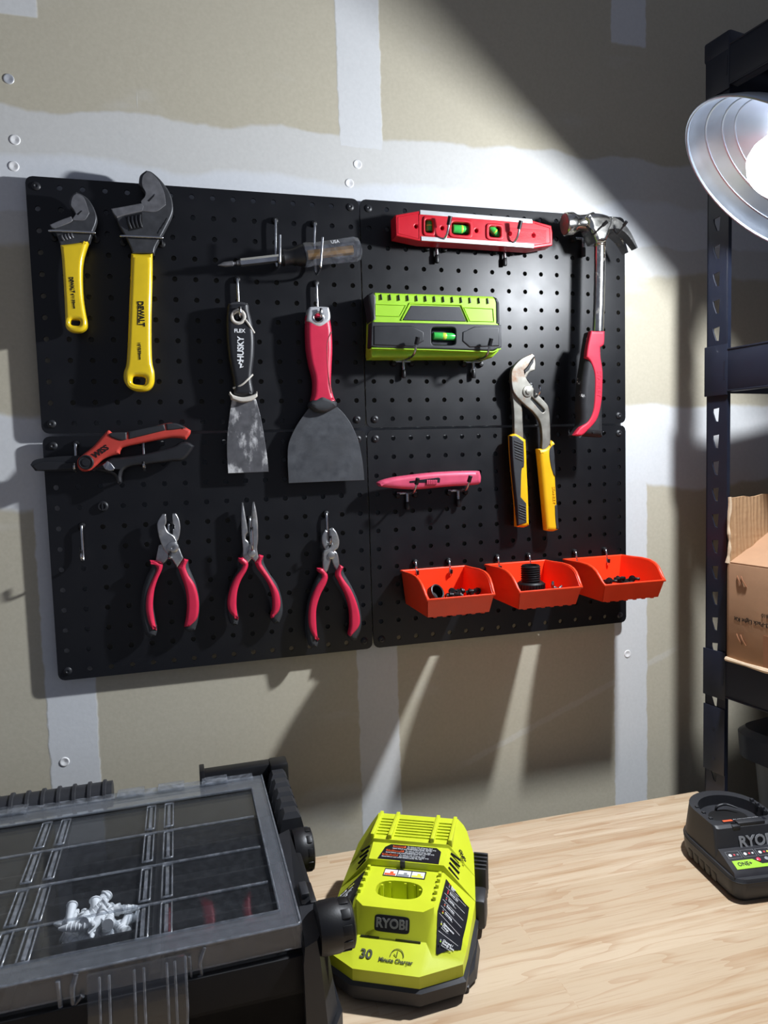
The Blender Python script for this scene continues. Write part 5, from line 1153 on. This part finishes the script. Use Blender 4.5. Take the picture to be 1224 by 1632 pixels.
pn = Vector((0, -.011, .030)).normalized(); pu = Vector((0, .030, .011)).normalized(); po = Vector((0, .0265, .0350))
for k in range(4):
    xx = -.031 + k * .0185
    t.part('icon_frame', tube([po + pn * .0004 + Vector((xx + a, 0, 0)) + pu * b for a, b in ((-.008, 0), (.008, 0), (.008, .009), (-.008, .009), (-.008, 0))], .00028, 1, sm=False), 'ink_gray', tw, None, True)
    for q, (a, b, m_) in enumerate(((.001, .0045, 'ink_red'), (.005, .0045, ('ink_gray', 'ink_white', 'ink_yellow', 'lime')[k]), (-.004, .0045, 'ink_white'))):
        t.part('icon_dot', lathe([(0, .0012 if q < 2 else .0019), (.0003, .001)], po + pn * .0003 + Vector((xx + a, 0, 0)) + pu * b, pn, 10, (True, True)), m_, tw, None, True)
bd_ = t.part('badge', loft([[po + Vector((x, 0, 0)) + pu * y + pn * d for x, y in ((-.038, -.014), (-.038, -.003), (-.013, -.003), (-.005, -.010), (.042, -.010), (.042, -.014))] for d in (.0001, .0006)]), 'lime', tw, 'lime green badge', True)
t.part('badge_lettering', text('ONE+', .0066, po + Vector((-.025, 0, 0)) - pu * .0082 + pn * .0007, (1, 0, 0), pu, .0003, .02), 'label_black', bd_, None, True)
for x, m_ in ((-.006, 'red_led'), (.004, 'ink_gray')): t.part('indicator_light', lathe([(0, .0026), (.001, .0023), (.0014, .001)], po + Vector((x, 0, 0)) - pu * .0045 + pn * .0002, pn, 14, (True, True)), m_, tw, None, True)

# ---------------------------------------------------------------- parts organizer with clear lid
OM = T((0.2262, -0.381, DESK)) @ Matrix.Rotation(math.radians(0.5), 4, 'Z')
t = Thing('parts_organizer', 'large black parts organizer with a scuffed clear lid on the workbench', 'organizer', mtx=OM)
XL = -0.47; HZ = 0.117; YBK = 0.292; fl0 = 0.064
def ob(*a, **k): return box(*a, **k)
zr = HZ - 0.020
tub = join(ob(XL, .020, -.006, .004, .004, zr - .004, bev=.001), ob(XL, .018, YBK, YBK + .012, .004, zr, bev=.001), ob(.006, .022, -.006, YBK + .01, .004, zr + .006, bev=.002), ob(XL, XL + .01, -.006, YBK + .01, .004, zr), ob(XL, .02, -.006, YBK + .01, .004, fl0))
t.part('tub', tub, 'matte_black', local=True)
t.part('corner_guard', loft([[(.000, -.014, .03), (.018, -.014, .03), (.030, .004, .03), (.030, .030, .03), (.0, .030, .03)], [(.000, -.012, .088), (.014, -.012, .088), (.023, .000, .088), (.023, .030, .088), (.0, .030, .088)], [(.002, -.010, .102), (.012, -.010, .106), (.019, .000, .108), (.019, .030, .112), (.004, .030, .112)]], sharp=20), 'gray_black', local=True)
t.part('corner_foot', loft([[(-.004, -.018, 0), (.020, -.018, 0), (.033, 0, 0), (.033, .05, 0), (-.004, .05, 0)], [(-.004, -.018, .026), (.020, -.018, .026), (.033, 0, .032), (.033, .05, .032), (-.004, .05, .032)]], sharp=20), 'gray_black', local=True)
t.part('side_rail', loft([[(.002, .030, .060), (.024, .030, .060), (.024, .155, .060), (.002, .155, .060)], [(.002, .030, .108), (.014, .030, .116), (.014, .155, .116), (.002, .155, .112)]], sharp=20), 'gray_black', local=True)
t.part('side_clip', join(ob(.006, .020, .030, .062, .100, .1135, bev=.002)), 'black_plastic', local=True)
t.part('clip_window', ob(.0075, .0145, .036, .056, .112, .1185, bev=.0012), 'gray_black', local=True)
for y, xx, rr0, kz, kl in ((.004, .0450, .0210, .106, .030), (.150, .0370, .0220, .094, .020)):
    k_ = t.part('pivot_knob', lathe([(0, rr0 * .96), (.004, rr0), (kl * .55, rr0), (kl * .68, rr0 * .94), (kl * .95, rr0 * .93), (kl, rr0 * .80)], (xx - kl, y, kz), (1, 0, 0), 36, (True, True)), 'black_plastic', local=True)
    t.part('grip_slots', join(*[moved(moved(box(xx - kl * .40, xx - kl * .12, -.004, .004, rr0 * .90, rr0 * .975, .0008), Matrix.Rotation(a, 4, 'X')), T((0, y, kz))) for a in [k * math.pi / 5 for k in range(10)]]), 'ink_black', k_, local=True)
for k in range(5):
    y0 = .292 - k * .0245; t.part('corner_ridge', loft([[(.004, y0 - .021, .09), (.036, y0 - .021, .09), (.036, y0, .09), (.004, y0, .09)], [(.010, y0 - .020, .117), (.030, y0 - .020, .117), (.030, y0 - .001, .117), (.010, y0 - .001, .117)], [(.013, y0 - .017, .123), (.026, y0 - .017, .123), (.026, y0 - .004, .123), (.013, y0 - .004, .123)]], sharp=20), 'gray_black', local=True)
t.part('rear_handle', join(ob(-.070, .022, .300, .318, .085, .126, bev=.003), ob(-.072, -.066, .298, .320, .085, .130, bev=.001), ob(.012, .034, .290, .316, .09, .128, bev=.003)), 'black_plastic', local=True)
t.part('rear_roll', join(cyl((XL, .314, .112), (-.172, .314, .112), .0150, 20), *[lathe([(0, .0150), (.001, .0172), (.004, .0172), (.005, .0150)], (-.178 - k * .0165, .314, .112), (-1, 0, 0), 20) for k in range(18)]), 'gray_black', local=True)
# tray dividers
PX, PY = 0.1075, 0.0630
t.part('dividers', join(*[ob(-.116 - PX * k - .004, -.116 - PX * k + .004, .006, YBK - .004, fl0, zr, bev=.0008) for k in range(3)], *[ob(XL + .01, -.004, .0085 + PY * k - .0015 + .001, .0085 + PY * k + .0015 + .001, fl0, zr - .004, bev=.0005) for k in range(1, 4)]), 'black_plastic', local=True)
# clear lid
lt = 0.0022
def frame_rect(x0, x1, y0, y1, a, z0, z1): return join(ob(x0, x1, y0, y0 + a, z0, z1), ob(x0, x1, y1 - a, y1, z0, z1), ob(x0, x0 + a, y0 + a, y1 - a, z0, z1), ob(x1 - a, x1, y0 + a, y1 - a, z0, z1))
wx1 = -.014; wx0 = XL + .014; wy0, wy1 = .022, .262
lid = t.part('lid', join(frame_rect(XL, 0.0, 0.0, YBK, .014, HZ - lt, HZ), ob(wx0, wx1, .014, wy0, HZ - lt, HZ), ob(wx0, wx1, wy1, YBK - .014, HZ - lt, HZ),
                    ob(XL, 0.0, -.0016, .0006, HZ - .020, HZ), ob(-.0006, .0016, 0, YBK, HZ - .020, HZ)), 'clear_frosted', local=True)
t.part('lid_window', ob(wx0, wx1, wy0, wy1, HZ - .0052, HZ - .0032), 'clear', lid, None, True)
t.part('row_bars', join(*[ob(wx0 + .004, wx1 - .004, y - .0012, y + .0012, HZ - .0034, HZ - .0022) for y in (.1985, .1345, .0720)]), 'clear_rib', lid, None, True)
t.part('lid_edge', join(tube([(XL, -.0008, HZ), (-.002, -.0008, HZ), (.0008, .002, HZ), (.0008, YBK, HZ)], .0011, 2, sm=False), tube([(XL, -.0008, HZ - .020), (-.170, -.0008, HZ - .020)], .0008, 2, sm=False), tube([(-.090, -.0008, HZ - .020), (0, -.0008, HZ - .020), (.0008, YBK, HZ - .020)], .0008, 2, sm=False),
       tube([(wx1, wy0, HZ), (wx1, wy1, HZ), (wx0, wy1, HZ), (wx0, wy0, HZ), (wx1, wy0, HZ)], .0012, 2, sm=False)), 'clear_rib', lid, None, True)
for cx in (-.107, -.126, -.2145, -.2335, -.322, -.341, -.4295, -.4485):
    for cy in (.230, .167, .102, .046):
        hy = .026 if cy > .05 else .022; q = [(cx - .0045, cy - hy), (cx + .0045, cy - hy), (cx + .0045, cy + hy), (cx - .0045, cy + hy)]
        t.part('lid_rib', join(tube([(x, y, HZ - .001) for x, y in q], .0011, 2, True, False), ob(cx - .0016, cx + .0016, cy - hy + .003, cy + hy - .003, HZ - .004, HZ - .0005, bev=.0006)), 'clear_rib', lid, None, True)
t.part('hinge_strip', join(ob(XL, -.01, YBK - .006, YBK + .008, HZ - .003, HZ + .001), *[ob(x, x + .030, YBK - .010, YBK + .010, HZ + .001, HZ + .004, bev=.0008) for x in (-.165, -.120, -.070, -.29, -.36)]), 'clear_rib', lid, None, True)
la = t.part('front_latch', join(loft([[(-.164, -.004, HZ - .002), (-.092, -.004, HZ - .002), (-.092, -.007, HZ - .002), (-.164, -.007, HZ - .002)], [(-.164, -.014, HZ - .040), (-.092, -.014, HZ - .040), (-.092, -.017, HZ - .040), (-.164, -.017, HZ - .040)], [(-.160, -.014, HZ - .066), (-.094, -.014, HZ - .066), (-.094, -.019, HZ - .066), (-.160, -.019, HZ - .066)]], sharp=20)), 'clear', local=True, label='clear hinged latch plate')
t.part('latch_ribs', join(*[tube([(x, -.0078, HZ - .004), (x, -.0178, HZ - .040), (x, -.0195, HZ - .062)], .0010, 2, sm=False) for x in (-.155, -.148, -.130, -.123, -.106, -.100)], tube([(-.160, -.018, HZ - .065), (-.094, -.018, HZ - .065)], .0016, 2, sm=False), tube([(-.092, -.006, HZ - .003), (-.092, -.016, HZ - .040), (-.094, -.018, HZ - .065)], .001, 2, sm=False)), 'clear_rib', la, None, True)
t.part('lid_tab', join(tube([(-.172, -.002, HZ - .001), (-.175, -.004, HZ - .012), (-.175, -.003, HZ - .026), (-.168, -.004, HZ - .018)], .0020, 2), tube([(-.077, -.002, HZ - .002), (-.081, -.004, HZ - .012), (-.080, -.003, HZ - .024), (-.088, -.003, HZ - .026), (-.089, -.003, HZ - .006)], .0014, 2), tube([(-.185, -.002, HZ - .004), (-.184, -.003, HZ - .024)], .0018, 2)), 'clear_rib', lid, None, True)
# white anchors in one compartment
def anchor():
    return join(lathe([(0, .0050), (.0012, .0052), (.0015, .0040), (.005, .0038), (.0055, .0043), (.008, .0037), (.0085, .0042), (.012, .0034), (.0125, .0039), (.016, .0030), (.0165, .0034), (.021, .0022), (.024, .0010)], (0, 0, -.012), (0, 0, 1), 12, (True, True)))
am = anchor(); am.materials.append(M_['white'])
for k in range(64):
    x = random.uniform(-.196, -.144); y = random.uniform(.088, .122); hz = fl0 + .006 + random.choice((0, .006, .012, .018, .024))
    o = bpy.data.objects.new('wall_anchor', am); COL.objects.link(o)
    o.matrix_world = OM @ T((x, y, max(hz, fl0 + .006))) @ Matrix.Rotation(random.uniform(0, 6.28), 4, 'Z') @ Matrix.Rotation(1.57 + random.uniform(-.5, .4), 4, 'X')
    o['label'] = 'white plastic wall anchor in the pile under the clear lid'; o['category'] = 'wall anchor'; o['group'] = 'white anchors in the organizer'

bpy.context.view_layer.update()
